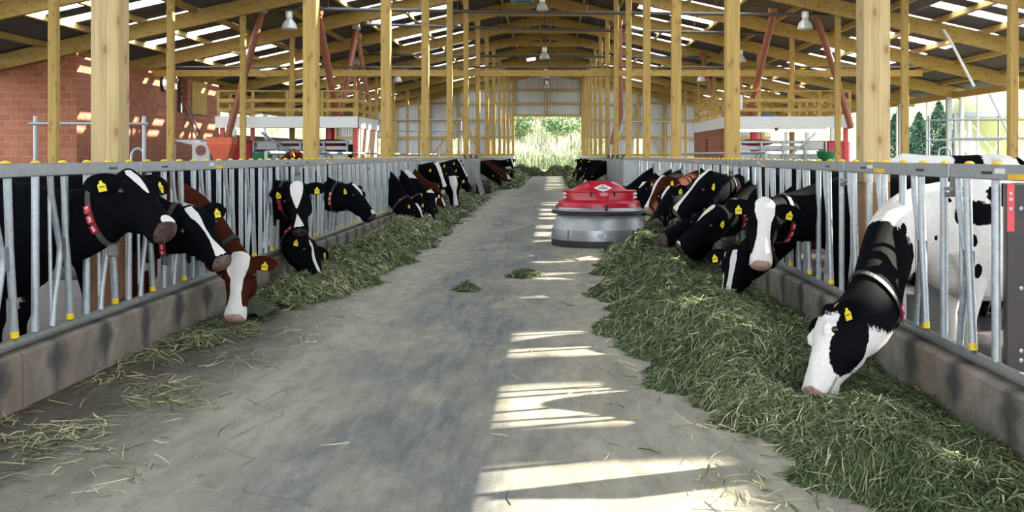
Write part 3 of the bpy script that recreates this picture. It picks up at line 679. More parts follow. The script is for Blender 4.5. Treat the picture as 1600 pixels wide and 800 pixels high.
cow('black cow with two white face stripes eating beneath the white-faced one','r',YR(4),(1150,388,9.6,1136,462,-1),(-.45,-.85,.25),'black',
    [BL((.02,.02,.0),(.12,.03,.0),(.3,.022,.0),(.54,.025,.0)),BL((-.0,.012,.105),(.1,.012,.12),(.2,.0,.12),n=-.1),BL((.25,.012,.09),(.52,.02,.07),n=-.12),('h',(.22,-.24,.0),(.25,.03,.12))],[' ',' '],voxel=NEAR,L=.53,pink=.3)
cow('black cow with a white triangle on its forehead and collar number 677','r',YR(7),(1116,324,11.5,1058,380,-1),(-.72,-.5,.6),'black',
    [BL((-.02,.035,.02),(.05,.036,.02),(.17,.014,.02),(.24,.002,.02)),('h',(.52,-.05,.0),(.05,.06,.06))],['6','7','7'],voxel=.016,L=.56,tilesphi=(70,17),pink=.15)
cow('black cow with head held high and a long white blaze from poll to nose','r',YR(7)+.75,(1104,270,11.7,1052,327,-1),(-.75,-.35,.65),'black',
    [BL((-.06,.045,.02),(.02,.042,.02),(.2,.026,.01),(.4,.03,.0),(.52,.05,0)),('h',(.5,-.02,0),(.05,.06,.06))],['7'],voxel=.016,L=.56,tilesphi=(80,17),pink=.2)
cow('black cow with grey nose stretched out below the long blazed one','r',YR(9),(1082,338,12.6,1033,364,-1),(-.65,-.2,.75),'black',[('h',(.1,-.02,.1),(.02,.03,.03))],voxel=.018,L=.54,pink=.2)
cow('black cow with a white star and bright eye beside the red cow on the right','r',YR(11),(1044,294,13.9,1022,342,-1),(-.8,-.45,.45),'black',[BL((-.04,.05,.02),(.03,.055,.02),(.14,.028,.02),(.2,.004,.02))],voxel=.018,L=.54,pink=.2)
cow('reddish brown cow with white blaze and crown on the right side','r',YR(13),(1033,278,15.3,1009,324,-1),(-.75,-.5,.4),'red',[BL((-.06,.075,.02),(.02,.045,.03),(.2,.028,.03),(.4,.03,.02),(.54,.05,0))],voxel=.018,L=.55,pink=.9)
cow('black cow with a white forehead spot eating behind the red machine','r',YR(16),(1004,287,17.6,988,322,-1),(-.8,-.4,.45),'black',[BL((-.05,.06,.0),(.06,.06,.0),(.12,.01,0))],voxel=.02)
cow('plain black cow stooping to the hay just beyond the red machine','r',YR(18),(985,312,19.2,975,343,-1),(-.85,-.35,.35),'black',[],voxel=.022)
cow('black cow with a small white neck mark stooping beyond the red machine','r',YR(20),(975,306,20.8,965,335,-1),(-.85,-.3,.35),'black',[('b',(.5,.1,1.15),(.12,.2,.12))],voxel=.022)
cow('black cow farthest of those stooping behind the red machine','r',YR(23),(962,298,23.2,953,324,-1),(-.85,-.3,.35),'black',[],voxel=.022)
cow('plain black cow stooping between the long blazed cow and the red cow','r',YR(10)+.1,(1062,372,12.9,1040,412,-1),(-.85,-.3,.35),'black',[('h',(.45,-.1,.05),(.12,.1,.05))],voxel=.02,pink=.3)
# bodies standing behind the fences
def standing(label,side,y,xo,headdir,coat,patches,z=1.25,whitebase=False,lean=(0,0),lift=0.):
    dr=1 if side=='l' else -1; rail=RL if dr>0 else RR
    px=rail-dr*.42+dr*xo+dr*.75; P=Vector((px,y+headdir,z)); Mz=P+Vector((dr*.42,headdir*.5,-.3))
    return cow(label,side,y,(P,Mz),(dr*.5,0,.8),coat,patches,voxel=.022,xoff=xo,whitebase=whitebase,lean=lean,tags=(1,1),lift=lift)
standing('pinkish white cow standing behind the white-faced cow at the front right','r',8.1,-1.25,.1,'black',[('b',(-.5,.3,1.3),(.3,.5,.12),-1),('b',(-1.0,.3,.9),(.12,.3,.1),-1)],1.2,True)
standing('black and white cow standing back between the first two right-hand posts','r',9.9,-1.3,.1,'black',[('b',(-.2,.2,1.0),(.35,.5,.5)),('b',(-1.4,.2,1.0),(.3,.5,.4))],1.2)
cow('black cow behind the left fence whose nose just pokes between the bars at the edge','l',5.95,((-3.66,6.02,.93),(-3.25,5.97,.63)),(.6,-.1,.8),'black',[('b',(-.6,0,1.4),(.3,.5,.15)),BL((-.02,.03,.0),(.3,.02,0))]+belly,voxel=.02,xoff=-.75,pink=.2)
standing('reddish brown cow whose crown shows above the left rail before the sunlit robot wall','l',18.4,-1.7,.0,'red',[],1.6)
standing('white cow with black patches standing behind the fifth left post','l',17.0,-1.1,.0,'black',[('b',(-.4,0,1.2),(.4,.5,.3),-1),('b',(-1.3,0,1.1),(.3,.5,.3),-1)],1.15,True)
standing('pied cow on the raised bed far right, its back showing above the rail','r',15.2,-2.3,.1,'black',[('b',(-.35,0,1.3),(.5,.5,.2)),('b',(-1.5,0,1.0),(.35,.5,.6))],1.2,lift=.14)
# the far groups near the doorway
rr=random.Random(5)
far=[('l',47.6,'red','red brown cow nearest in the far group by the left door jamb',[]),('l',49,'red','second red brown cow of the far group on the left',[BL((.2,.03,0),(.54,.05,0))]),
 ('l',50.4,'black','black cow with a white muzzle stripe in the far left group',[BL((.2,.02,0),(.54,.06,0))]),('l',51.8,'black','black cow with a full white blaze in the far left group',[BL((-.05,.07,0),(.54,.06,0))]),
 ('l',53.2,'black','plain black cow in the middle of the far left group',[]),('l',54.8,'black','black cow holding its head up with a white stripe, far left group',[BL((-.05,.03,0),(.54,.04,0))]),('l',46.2,'black','black cow with dark face ahead of the red brown pair, far left group',[]),('r',44,'black','white-muzzled black cow at the near end of the far right group',[BL((.3,.05,0),(.54,.09,0))]),('l',57,'black','black cow furthest down the left fence by the doorway',[]),
 ('r',45.5,'black','plain black cow nearest in the far right group',[]),('r',47,'black','black cow with white cheek in the far right group',[('h',(.3,-.1,0),(.2,.06,.14))]),('r',48.4,'black','second plain black cow of the far right group',[]),
 ('r',49.8,'black','black cow with a narrow white stripe in the far right group',[BL((0,.03,0),(.54,.03,0))]),('r',51.2,'black','black cow with raised head at the back of the far right group',[]),('r',52.8,'black','white-faced black cow at the back of the far right group',[BL((-.06,.09,0),(.54,.09,0))]),('r',56,'black','black cow furthest along the right fence by the doorway',[('b',(.6,0,1.0),(.3,.3,.3))])]
for i,(sd,y,ct,lab,pt) in enumerate(far):
    dr=1 if sd=='l' else -1; rail=RL if dr>0 else RR
    up=i in (5,11,13); P=Vector((rail+dr*(.85+rr.uniform(-.1,.25)),y-.25,1.32 if up else rr.uniform(.58,.82))); Mz=P+Vector((dr*.17,-.28,-.43))
    cow(lab,sd,y,(P,Mz),(dr*.5,-.85,.3),ct,pt,voxel=.026,xoff=.15)
# ================================================================ headlock feed fences
ZR0,ZR1=1.37,1.452; ZP=.372
def panel(np_,p,far=False,only=None):
    """n feeding places of a headlock fence along +y, at x=0; returns a dict of part meshes (name, material, mesh, children)"""
    Lp=np_*p; parts=[]
    r=MB(); r.cbox((-.03,.012,ZR0),(.03,Lp-.012,ZR1),.006)
    parts.append(('top_rail','galv',r,[]))
    n=6 if far else 12
    parts.append(('bottom_pipe','galv_d',MB().tube([(0,.008,ZP),(0,Lp-.008,ZP)],.034,n),[]))
    for j in range(np_):
        if only is not None and j not in only: continue
        yf=.57+p*j
        if yf>Lp: yf-=Lp
        parts.append(('fixed_bar','galv',MB().tube([(0,yf,ZP+.03),(0,yf,ZR0)],.024,n),[]))
        yb=.055+p*j
        parts.append(('bent_bar','galv',MB().tube([(0,yb,ZR0),(0,yb+.015,1.24),(0,yb+.09,1.02),(0,yb+.135,.90),(0,yb+.125,.82),(0,yb+.05,.55),(0,yb+.03,ZP+.025)],.0205,n).tube([(-.012,yb+.015,1.24),(-.012,yb+.035,ZP+.12)],.012,6),[]))
        sw=MB().tube([(.012,yb+.165,ZR0-.005),(.012,yb+.19,.95),(.012,yb+.245,ZP+.075)],.0235,n)
        kids=[('bar_cap','yellow',MB().tube([(.012,yb+.2445,ZP+.08),(.012,yb+.25,ZP+.04)],.0245,n))]
        if not far: kids.append(('pivot_bracket','galv_d',MB().box((-.012,yb+.12,.82),(.02,yb+.21,.96))))
        parts.append(('swing_bar','galv',sw,kids))
        for q in (.12,.12+p/2):
            k=MB().ell((0,q+p*j+.1,ZR1+.002),(.026,.04,.016),10,6); parts.append(('lock_knob','yellow',k,[]))
    if not far:
        for side in (-1,1):
            for yy in (.45,Lp-.55): parts.append(('rail_slot','black',MB().box((side*.031,yy,ZR0+.03),(side*.0295,yy+.14,ZR0+.045)),[]))
            parts.append(('warning_plate','yellow_l',MB().box((side*.0335,Lp*.36,ZR0+.006),(side*.0295,Lp*.36+.22,ZR0+.036)),[]))
            parts.append(('white_plate','white',MB().box((side*.0335,Lp*.36-.16,ZR0+.035),(side*.0295,Lp*.36-.04,ZR0+.062)),[]))
        parts.append(('joint_clamp','galv_d',MB().box((-.05,-.03,ZR0-.075),(.05,.05,ZR0-.055)).box((-.02,-.02,ZR0-.10),(.02,.03,ZR0)).tube([(-.06,.01,ZR0-.10),(.06,.01,ZR0-.10)],.014,8),[]))
    return parts
M['yellow_l']=plain('orange_yellow_label',(.75,.44,.03),.45)
def build_panel(parts,label,loc,rot,group):
    g=thing('fence_panel',label,'fence',loc,group); g.rotation_euler=(0,0,rot)
    for nm,mt,mb,kids in parts:
        o=bpy.data.objects.new(nm,mb.mesh(nm,M[mt])); link(o); o.parent=g
        for kn,km,kb in kids:
            c=bpy.data.objects.new(kn,kb.mesh(kn,M[km])); link(c); c.parent=o
    return g
def row(side,x,p,starts,nps,rot,first_only=None):
    proto={}
    for i,(y,n_) in enumerate(zip(starts,nps)):
        far=y>36
        lab='%s galvanised headlock fence panel from the camera along the %s kerb'%(ORD[i],'left' if side=='l' else 'right')
        key=(n_,far,i==0 and first_only is not None)
        loc=(x,y+(n_*p if rot else 0),0)
        if key not in proto: proto[key]=build_panel(panel(n_,p,far,first_only if i==0 else None),lab,loc,rot,'%s feed fence'%('left' if side=='l' else 'right'))
        else:
            c=copy_tree(proto[key]); c.location=loc; c['label']=lab
pl=.705; yl=[7.93-7*pl]+[7.93+7*pl*k for k in range(0,9)]
row('l',RL,pl,yl[:7],[7]*7,0)                       # up to the gap by the leaning gate
yl2=[47.5+7*pl*k for k in range(8)]; 
proto_l=None
def solid_gate(side,x,y0,y1,label):
    g=thing('pen_gate',label,'gate',(x,(y0+y1)/2,0),'sheeted gates beyond the feed fences')
    obj('panel',MB().box((x-.012,y0,.30),(x+.012,y1,1.38)),M['galv'],g)
    f=MB().tube([(x,y0,.28),(x,y1,.28),(x,y1,1.42),(x,y0,1.42),(x,y0,.28)],.026,8); obj('frame',f,M['galv_d'],g)
    obj('latch',MB().box((x-.05,y0+.05,1.36),(x+.05,y0+.3,1.52)),M['black'],g)
def yleft_to(y): return y
pr=7.0
ystart=yl[6]+7*pl
k=0; y=ystart
while y<46: solid_gate('l',RL,y+.05,y+2.85,'%s sheeted steel gate closing the gap in the left feed fence'%ORD[k]); y+=2.9; k+=1
ystart2=y
c=0
while y<YEND-5:
    parts=panel(7,pl,True)
    if c==0: protof=build_panel(parts,'far galvanised headlock fence panel on the left, first past the gates',(RL,y,0),0,'far left feed fence')
    else:
        q=copy_tree(protof); q.location=(RL,y,0); q['label']='far galvanised headlock fence panel on the left, %s past the gates'%ORD[c]
    c+=1; y+=7*pl
solid_gate('l',RL,y+.05,YEND-.2,'last sheeted steel gate against the left jamb of the far doorway')
pr_=.727
yr=[8.21-6*pr_,8.21-3*pr_]+[8.21+7*pr_*k for k in range(0,5)]
row('r',RR,pr_,yr,[3,3]+[7]*5,PI,[0])
y=8.21+7*pr_*5; k=0
while y<43: solid_gate('r',RR,y+.05,y+2.85,'%s sheeted steel gate in the right feed fence'%ORD[k]); y+=2.9; k+=1
c=0
while y<YEND-5.2:
    if c==0: protof2=build_panel(panel(7,pr_,True),'far galvanised headlock fence panel on the right, first past the gates',(RR,y+7*pr_,0),PI,'far right feed fence')
    else:
        q=copy_tree(protof2); q.location=(RR,y+7*pr_,0); q['label']='far galvanised headlock fence panel on the right, %s past the gates'%ORD[c]
    c+=1; y+=7*pr_
solid_gate('r',RR,y+.05,YEND-.2,'last sheeted steel gate against the right jamb of the far doorway')
# dark board at the front end of the right fence
g=thing('end_board','dark brown upright board bolted to the near end of the right fence','board',(2.5,5.42,.36))
obj('board',MB().cbox((2.40,5.40,.30),(3.0,5.45,1.352),.006),M['darkboard'],g)
b=MB()
obj('red_label',MB().box((2.40,5.392,1.10),(2.437,5.4,1.352)),M['red'],g,'red label strip along the top corner')
for z in (.42,.47,.80,1.22):
    for x in (2.475,2.535): o=MB(); o.ell((x,5.398,z),(.012,.006,.014),8,6); obj('bolt_head',o,M['galv'],g)
l=MB()
for z,w in ((1.30,.012),(1.27,.018),(1.22,.015)): l.box((2.418-w*.5,5.390,z-.008),(2.418+w*.5,5.392,z+.008))
obj('label_print',l,M['grey'],g)
# leaning rack and black tub in the left aisle edge
g=thing('leaning_gate','small galvanised ladder-like gate leaning against the left fence','gate',(-2.85,38.7,0))
a,b_=Vector((-2.62,37.7,.06)),Vector((-2.62,39.6,.06)); dz=Vector((-.32,0,1.25))
m_=MB()
for t in (0,1): m_.tube([a+dz*t,b_+dz*t],.028,8)
m_.tube([a+dz*.5,b_+dz*.5],.02,8)
for q in (0,1/3,2/3,1): p=a.lerp(b_,q); m_.tube([p,p+dz],.022,8)
obj('frame',m_,M['galv'],g)
single('water_tub',MB().cbox((-3.0,40.6,0),(-2.4,41.4,.36),.04),M['black'],'black plastic tub on the floor beyond the leaning gate','tub')
# ================================================================ hay
def haymat():
    m=NT('hay_blades'); t=m.n('ShaderNodeAttribute',attribute_name='tone'); 
    c=m.ramp(t.outputs['Fac'],[(0,(.026,.040,.016)),(.25,(.070,.100,.040)),(.5,(.155,.19,.092)),(.75,(.32,.33,.18)),(1,(.64,.58,.37))])
    m.set(c,.6,0,.25); return m.m
M['hay']=haymat()
M['hay_mat']=plain('matted_hay_base',(.045,.055,.024),.9,0,.5,14)
def hmap_r(x,y):   # height of the right windrow
    k=np.interp(y,[3,4.3,4.8,5.4,6.0,7,8,10,12.5,14.5,16.5,18,24,40,47,78],[1.55,1.42,1.15,.98,.98,.66,.52,.52,.6,.75,1.0,1.35,1.5,1.2,.85,.95])
    k=k+.10*np.sin(y*2.7)+.07*np.sin(y*6.1+1)+.04*np.sin(y*13.)
    w=2.24-k; q=(x-k)/w
    top=np.interp(y,[3,4,5,6,7,8,10,13,16,18,30,50],[.06,.11,.17,.25,.28,.29,.29,.28,.26,.25,.3,.38])
    pf=np.interp(q,[-.06,0,.12,.35,.6,.85,1,1.05],[0,.0,.35,.85,1,.72,.5,.5]); pn=np.interp(q,[-.06,0,.12,.3,.5,.75,1,1.05],[0,.0,.45,1,.9,.5,.14,.05])
    wn=np.clip((y-13.5)/4,0,1); prof=pn*(1-wn)+pf*wn
    top=top*(1-.72*np.exp(-((x-1.55)/.42)**2-((y-5.95)/.6)**2))
    b=.09*np.sin(x*7+y*2.1)*np.sin(y*3.7-x*2)+.07*np.sin(y*5.9+x*4)
    return np.maximum(0,top*prof*(1+b*2.2)+np.where(prof>0,b*.25*prof,0))-.004
def hmap_l(x,y):
    k=np.interp(y,[4,6.5,7.5,9,10,12,16,22,30,34,44,47,78],[-3.05,-2.85,-2.6,-2.55,-2.35,-2.1,-2.0,-2.05,-2.15,-2.2,-2.4,-1.5,-1.6])
    k=k+.09*np.sin(y*2.3)+.06*np.sin(y*5.3+1)
    w=3.1+k; q=(k-x)/np.maximum(w,.05)
    top=np.interp(y,[4,6,7.5,9,10,11,13,16,22,30,34,36.5,43,46,60,80],[.02,.03,.06,.07,.13,.2,.26,.30,.32,.32,.26,.0,.0,.3,.4,.4])
    pf=np.interp(q,[-.06,0,.15,.4,.75,1,1.05],[0,0,.35,.8,1,.9,.9]); pn=np.interp(q,[-.06,0,.15,.35,.6,.85,1,1.05],[0,0,.45,.9,1,.55,.25,.2])
    wn=np.clip((y-17)/4,0,1); prof=pn*(1-wn)+pf*wn
    b=.1*np.sin(x*8+y*2.3)*np.sin(y*3.1-x*2)+.08*np.sin(y*5.3+x*4)
    return np.maximum(0,top*prof*(1+b*2.2))-.004
def windrow(name,label,hf,x0,x1,ys,nblades,seed,dens,patchy=None,wscale=1.0,cut=.0,base=.004,pale=0.):
    rs=np.random.RandomState(seed)
    nx=34; xs=np.linspace(x0,x1,nx); X,Y=np.meshgrid(xs,ys,indexing='ij'); Z=hf(X,Y)
    nz=rs.rand(*Z.shape)*.02*(Z>.01); Z=Z+nz
    verts=np.stack([X,Y,Z],-1).reshape(-1,3); ny=len(ys)
    faces=[]
    for i in range(nx-1):
        for j in range(ny-1):
            if max(Z[i,j],Z[i+1,j],Z[i,j+1],Z[i+1,j+1])>base: faces.append((i*ny+j,(i+1)*ny+j,(i+1)*ny+j+1,i*ny+j+1))
    # blades
    y=np.interp(rs.rand(nblades),dens[1],dens[0]); x=rs.uniform(x0,x1,nblades)
    h=hf(x,y); keep=h>cut
    if patchy is not None: keep&=patchy(x,y,rs)
    x,y,h=x[keep],y[keep],h[keep]; n=len(x)
    e=.02; gx=(hf(x+e,y)-hf(x-e,y))/(2*e); gy=(hf(x,y+e)-hf(x,y-e))/(2*e)
    ang=rs.uniform(0,2*PI,n); Lb=rs.uniform(.05,.21,n)*(1+.018*np.maximum(0,y-8)); wd=rs.uniform(.0018,.0045,n)*wscale*np.maximum(1,y/7.5)
    dx,dy=np.cos(ang),np.sin(ang); tilt=rs.normal(.12,.28,n); dz=dx*gx+dy*gy+tilt
    D=np.stack([dx,dy,dz],-1); D/=np.linalg.norm(D,axis=1)[:,None]
    side=np.stack([-dy,dx,rs.normal(0,.5,n)],-1); side/=np.linalg.norm(side,axis=1)[:,None]
    P=np.stack([x,y,h+rs.uniform(-.004,.026,n)*np.minimum(1,h/.06+.25)],-1)
    A=P-D*(Lb/2)[:,None]; B=P+D*(Lb/2)[:,None]; C=P+np.stack([rs.normal(0,.012,n),rs.normal(0,.012,n),rs.uniform(.0,.016,n)],-1)
    A[:,2]=np.maximum(A[:,2],.003); B[:,2]=np.maximum(B[:,2],.003); C[:,2]=np.maximum(C[:,2],.004)
    S=side*(wd)[:,None]
    bv=np.stack([A-S,A+S,C-S,C+S,B-S*.4,B+S*.4],1).reshape(-1,3); o=len(verts)
    idx=np.arange(n)*6+o
    q1=np.stack([idx,idx+1,idx+3,idx+2],1); q2=np.stack([idx+2,idx+3,idx+5,idx+4],1)
    tone=np.clip(rs.beta(2.0,3.0,n)*.95+.12*np.sin(x*3.1+y*1.3)*np.sin(y*1.9)+np.where(rs.rand(n)<.08,.4,0)+pale*rs.rand(n),0,1)
    allv=np.vstack([verts,bv]); me=bpy.data.meshes.new(name)
    nf=len(faces); fa=np.array(faces,dtype=np.int32).reshape(-1,4) if nf else np.zeros((0,4),np.int32)
    F=np.vstack([fa,q1,q2]).astype(np.int32)
    me.vertices.add(len(allv)); me.vertices.foreach_set('co',allv.astype(np.float32).ravel())
    me.loops.add(F.size); me.loops.foreach_set('vertex_index',F.ravel()); me.polygons.add(len(F))
    me.polygons.foreach_set('loop_start',np.arange(len(F),dtype=np.int32)*4)
    try: me.polygons.foreach_set('loop_total',np.full(len(F),4,np.int32))
    except Exception: pass
    mi=np.zeros(len(F),np.int32); mi[nf:]=1
    me.materials.append(M['hay_mat']); me.materials.append(M['hay'])
    me.polygons.foreach_set('material_index',mi); me.update(calc_edges=True)
    at_=me.attributes.new('tone','FLOAT','POINT'); tv=np.zeros(len(allv),np.float32)+.1; tv[len(verts):]=np.repeat(tone,6); at_.data.foreach_set('value',tv)
    ob=bpy.data.objects.new(name,me); link(ob); return tag(ob,label,'hay',None,'stuff')
ysr=np.concatenate([np.arange(3,20,.07),np.arange(20,73.2,.4)])
windrow('hay_windrow','long heap of green hay along the right kerb',hmap_r,.3,2.262,ysr,150000,1,([3,6.5,10,18,73],[0,.36,.62,.84,1]))
ysl=np.concatenate([np.arange(4,24,.08),np.arange(24,73.2,.4)])
def thin(x,y,rs):
    d=np.interp(y,[4,6,8,9.5,11],[.16,.2,.35,.6,1]); pn=np.sin(x*5+y*3.3)*np.sin(y*4.1+1)+np.sin(y*1.7+.5)*.7
    return rs.rand(len(x))<d*np.where(y<10,np.clip(pn*.9+.25,0,1.2),1)
windrow('hay_windrow','thinner strip of green hay along the left kerb',hmap_l,-3.125,-1.45,ysl,100000,2,([4,8,11,20,73],[0,.2,.42,.8,1]),thin,base=.085,pale=.25)
def flat(x,y): return np.full(np.shape(x),.0025)
def scat(x,y,rs):
    p=np.where(x<-1.9,np.clip((-x-1.55)*.75,0,1)*np.where(y<11,1,.4), np.clip((x-.0)*.25,0.02,.6)*np.where(y<16,1,.5))
    p=np.where((x>-1.4)&(x<-.2),.018,p); c=np.sin(x*6+y*2)*np.sin(y*3.3-x)+.25
    return rs.rand(len(x))<p*np.clip(c*1.3,.08,1)
def scatter(name,label,x0,x1,n,seed):
    o=windrow(name,label,lambda x,y:np.full(np.shape(x),.0025),x0,x1,np.array([3.9,4.0]),n,seed,([3.9,7,12,24],[0,.45,.8,1]),scat,pale=.55)
    return o
scatter('hay_litter','loose stalks of hay scattered on the aisle floor',-3.1,1.9,34000,3)
def ridge(x,y):
    return np.maximum(0,(.55+.18*np.sin(x*2.3)+.12*np.sin(x*5.1+1))*np.clip(1-((y-75.2)/1.3)**2,0,1))-.004
windrow('hay_heap','low heap of hay lying across the aisle before the far doorway',ridge,-3.1,2.2,np.linspace(73.6,76.8,18),9000,4,([73.6,76.8],[0,1]),None,1.2)
for (x,y,s,lab) in ((-.33,12.7,.22,'small clump of hay alone in the middle of the aisle'),(-.95,11.4,.12,'thin wisp of hay left of the clump in the middle of the aisle')):
    windrow('hay_clump',lab,lambda X,Y,x=x,y=y,s=s:np.maximum(0,.055*(1-((X-x)/s)**2-((Y-y)/(s*1.2))**2))-.004,x-s,x+s,np.linspace(y-s*1.3,y+s*1.3,12),700,int(x*10)+40,([y-s*1.3,y+s*1.3],[0,1]))
# ================================================================ feed pushing machine
RX,RY=.80,17.3
g=thing('feed_pusher','round silver feed pushing machine with a red hood standing in the aisle','machine',(RX,RY,0))
M['redhood']=plain('red_hood_plastic',(.50,.012,.035),.32,0,.06,3); M['alu']=plain('dull_aluminium',(.40,.42,.43),.38,.45,.08,3); M['zinc']=plain('zinc_band',(.36,.38,.41),.36,.55,.1,4)
c=(RX,RY,0)
obj('rubber_skirt',MB().lathe([(.76,.0),(.80,.0),(.805,.07),(.80,.115),(.77,.115)],c,64),M['black'],g)
obj('lower_band',MB().lathe([(.78,.11),(.806,.11),(.806,.19),(.797,.283),(.77,.288)],c,64),M['zinc'],g)
obj('drum',MB().lathe([(.787,.275),(.745,.40),(.712,.51),(.68,.54)],c,64),M['alu'],g)
obj('bumper_ring',MB().lathe([(.70,.535),(.785,.532),(.808,.546),(.808,.57),(.785,.584),(.70,.595)],c,64),M['black'],g)
obj('collar_ring',MB().lathe([(.80,.588),(.74,.602),(.705,.625),(.69,.66),(.64,.67)],c,64),M['alu'],g)
obj('hood_flange',MB().lathe([(.66,.61),(.695,.615),(.70,.66),(.685,.725),(.655,.745),(.50,.76),(0,.76)],c,64),M['redhood'],g)
def sring(z,hx,hy,p=3.2,dx=0,dy=0,n=40):
    r=[]
    for k in range(n):
        a=2*PI*k/n; ca,sa=math.cos(a),math.sin(a)
        r.append((RX+dx+hx*math.copysign(abs(ca)**(2/p),ca),RY+dy+hy*math.copysign(abs(sa)**(2/p),sa),z))
    return r
obj('hood_wing',MB().loft([sring(.745,.60,.34,4.5),sring(.80,.605,.335,5),sring(.885,.61,.32,5),sring(.90,.625,.34,5),sring(.912,.625,.34,5),sring(.915,.60,.31,5)]),M['redhood'],g)
obj('hood_dome',MB().loft([sring(.90,.50,.33,2.6),sring(.94,.45,.32,2.5),sring(.985,.38,.30,2.5,.01),sring(1.03,.30,.32,2.5,.02),sring(1.06,.21,.26,2.4,.02),sring(1.072,.10,.14,2.2,.02)]),M['redhood'],g)
# tapering prow facing the camera
pr=MB()
def prow(z,x0,x1,y): return [(RX+x0,RY+y,z),(RX+x1,RY+y,z),(RX+x1*.9,RY,z),(RX+x0*.9,RY,z)]
pr.loft([prow(.735,-.015,.115,-.60),prow(.80,-.045,.125,-.575),prow(.92,-.115,.165,-.50),prow(1.02,-.185,.20,-.40),prow(1.055,-.17,.195,-.34),prow(1.072,-.12,.15,-.26)],True,False)
obj('hood_prow',pr,M['redhood'],g)
# logos on the sloping prow
def on_prow(x,z): 
    y=np.interp(z,[.735,.80,.92,1.02],[-.60,-.575,-.50,-.40]); return Vector((RX+x,RY+y,z))
sl=Vector((0,.10,.10)).normalized(); nl=Vector((0,-.1,.1)).normalized()
def logo_frame(x,z,R=None):
    p=on_prow(x,z); q=on_prow(x,z+.03); up=(q-p).normalized(); rt=Vector((1,0,0)); nn=rt.cross(up); nn=nn if nn.y<0 else -nn
    return p,rt,up,nn
def logo_poly(nm,pts,fr,off,mat,par,t=.002):
    p,rt,up,nn=fr; return obj(nm,MB().prism([p+rt*x+up*y+nn*off for x,y in pts],nn*t),mat,par)
def logo_text(txt,size,fr,off,mat,par,nm='lettering',bold=.0,dy=0):
    p,rt,up,nn=fr; me=text_mesh(txt,size,.0006,mat,nm,bold=bold); R=Matrix((rt,up,nn)).transposed().to_4x4()
    me.transform(Matrix.Translation(p+nn*off+up*dy-Vector(c))@R); o=bpy.data.objects.new(nm,me); link(o); o.parent=par; return o
M['ink']=plain('black_ink',(.015,.015,.018),.5)
fr=logo_frame(.045,.965)
b1=logo_poly('maker_badge',[(-.155,0),(-.06,.052),(-.035,.075),(.035,.075),(.06,.052),(.155,0),(.06,-.062),(0,-.085),(-.06,-.062)],fr,.004,M['white'],g)
logo_text('Urban',.062,fr,.0075,M['ink'],b1,bold=.0016,dy=-.004)
logo_poly('badge_emblem',[(-.03,.045),(0,.03),(.03,.045),(.015,.056),(0,.048),(-.015,.056)],fr,.0065,M['ink'],b1,.001)
def oval(rx,ry,n=28): return [(rx*math.cos(2*PI*k/n),ry*math.sin(2*PI*k/n)) for k in range(n)]
fr=logo_frame(.055,.862)
b2=logo_poly('oval_badge',oval(.068,.032),fr,.004,M['white'],g); logo_poly('oval_inner',oval(.06,.025),fr,.0065,M['redhood'],b2,.001)
logo_text('LELY',.036,fr,.009,M['white'],b2,bold=.0014)
# oval plate on the lower band
an=-PI/2+.02; p=Vector((RX+.803*math.cos(an),RY+.803*math.sin(an),.20)); fr=(p,Vector((1,0,0)),Vector((0,.12,1)).normalized(),Vector((0,-1,.12)).normalized())
b3=logo_poly('oval_plate',oval(.082,.045),fr,.002,M['ink'],g,.003); logo_poly('oval_face',oval(.074,.037),fr,.0055,M['alu'],b3,.001); logo_text('LELY',.05,fr,.008,M['ink'],b3,bold=.002)
# lamps at both ends, recesses, catches, seams
for sx,ax in ((-1,-.625),(1,.625)):
    for z in (.865,.805):
        obj('side_lamp',MB().ell((RX+sx*.585,RY-.30,z),(.035,.035,.024),14,8),M['white'],g)
    o=MB(); o.ell((RX+(.05 if sx>0 else .045)+sx*.19,RY-.345,.86),(.016,.02,.045),10,8); obj('grip_hole',o,M['black'],g)
def arcbox(a,r,z0,z1,w,d=.008):
    p=Vector((RX+r*math.cos(a),RY+r*math.sin(a),0)); t=Vector((-math.sin(a),math.cos(a),0)); nn=Vector((math.cos(a),math.sin(a),0))
    return MB().prism([p-t*w+Vector((0,0,z0)),p+t*w+Vector((0,0,z0)),p+t*w+Vector((0,0,z1)),p-t*w+Vector((0,0,z1))],nn*d)
obj('hood_catch',arcbox(-PI/2+.12,.712,.59,.70,.022,.03),M['black'],g)
obj('hood_catch',arcbox(-PI+.12,.712,.60,.68,.03,.02),M['black'],g)
obj('band_seam',arcbox(-PI/2-.72,.806,.02,.29,.006,.004),M['black'],g); obj('band_seam',arcbox(-PI/2+.72,.806,.12,.29,.006,.004),M['black'],g)
for a in (-.28,.34): o=arcbox(-PI/2+a,.798,.20,.212,.006,.01); obj('rivet',o,M['black'],g)
# ================================================================ brick milk room, robots, platforms
def brickmat(name,plane):
    m=NT(name); w=m.n('ShaderNodeNewGeometry').outputs['Position']; sp=m.n('ShaderNodeSeparateXYZ'); m.l(w,sp.inputs[0]); cb=m.n('ShaderNodeCombineXYZ')
    m.l(sp.outputs[0 if plane=='x' else 1],cb.inputs[0]); m.l(sp.outputs[2],cb.inputs[1])
    b=m.n('ShaderNodeTexBrick'); m.l(cb.outputs[0],b.inputs['Vector']); b.inputs['Scale'].default_value=1; b.inputs['Brick Width'].default_value=.38; b.inputs['Row Height'].default_value=.245; b.inputs['Mortar Size'].default_value=.010
    b.inputs['Color1'].default_value=(.30,.085,.045,1); b.inputs['Color2'].default_value=(.36,.14,.055,1); b.inputs['Mortar'].default_value=(.33,.22,.18,1); b.inputs['Bias'].default_value=-.1
    n=m.noise(w,6,5); c=m.mix(m.ramp(n,[(.3,.3),(.7,0)]),b.outputs['Color'],(.17,.06,.045)); m.bump(b.outputs['Fac'],-.006,.5); return m.set(c,.8)
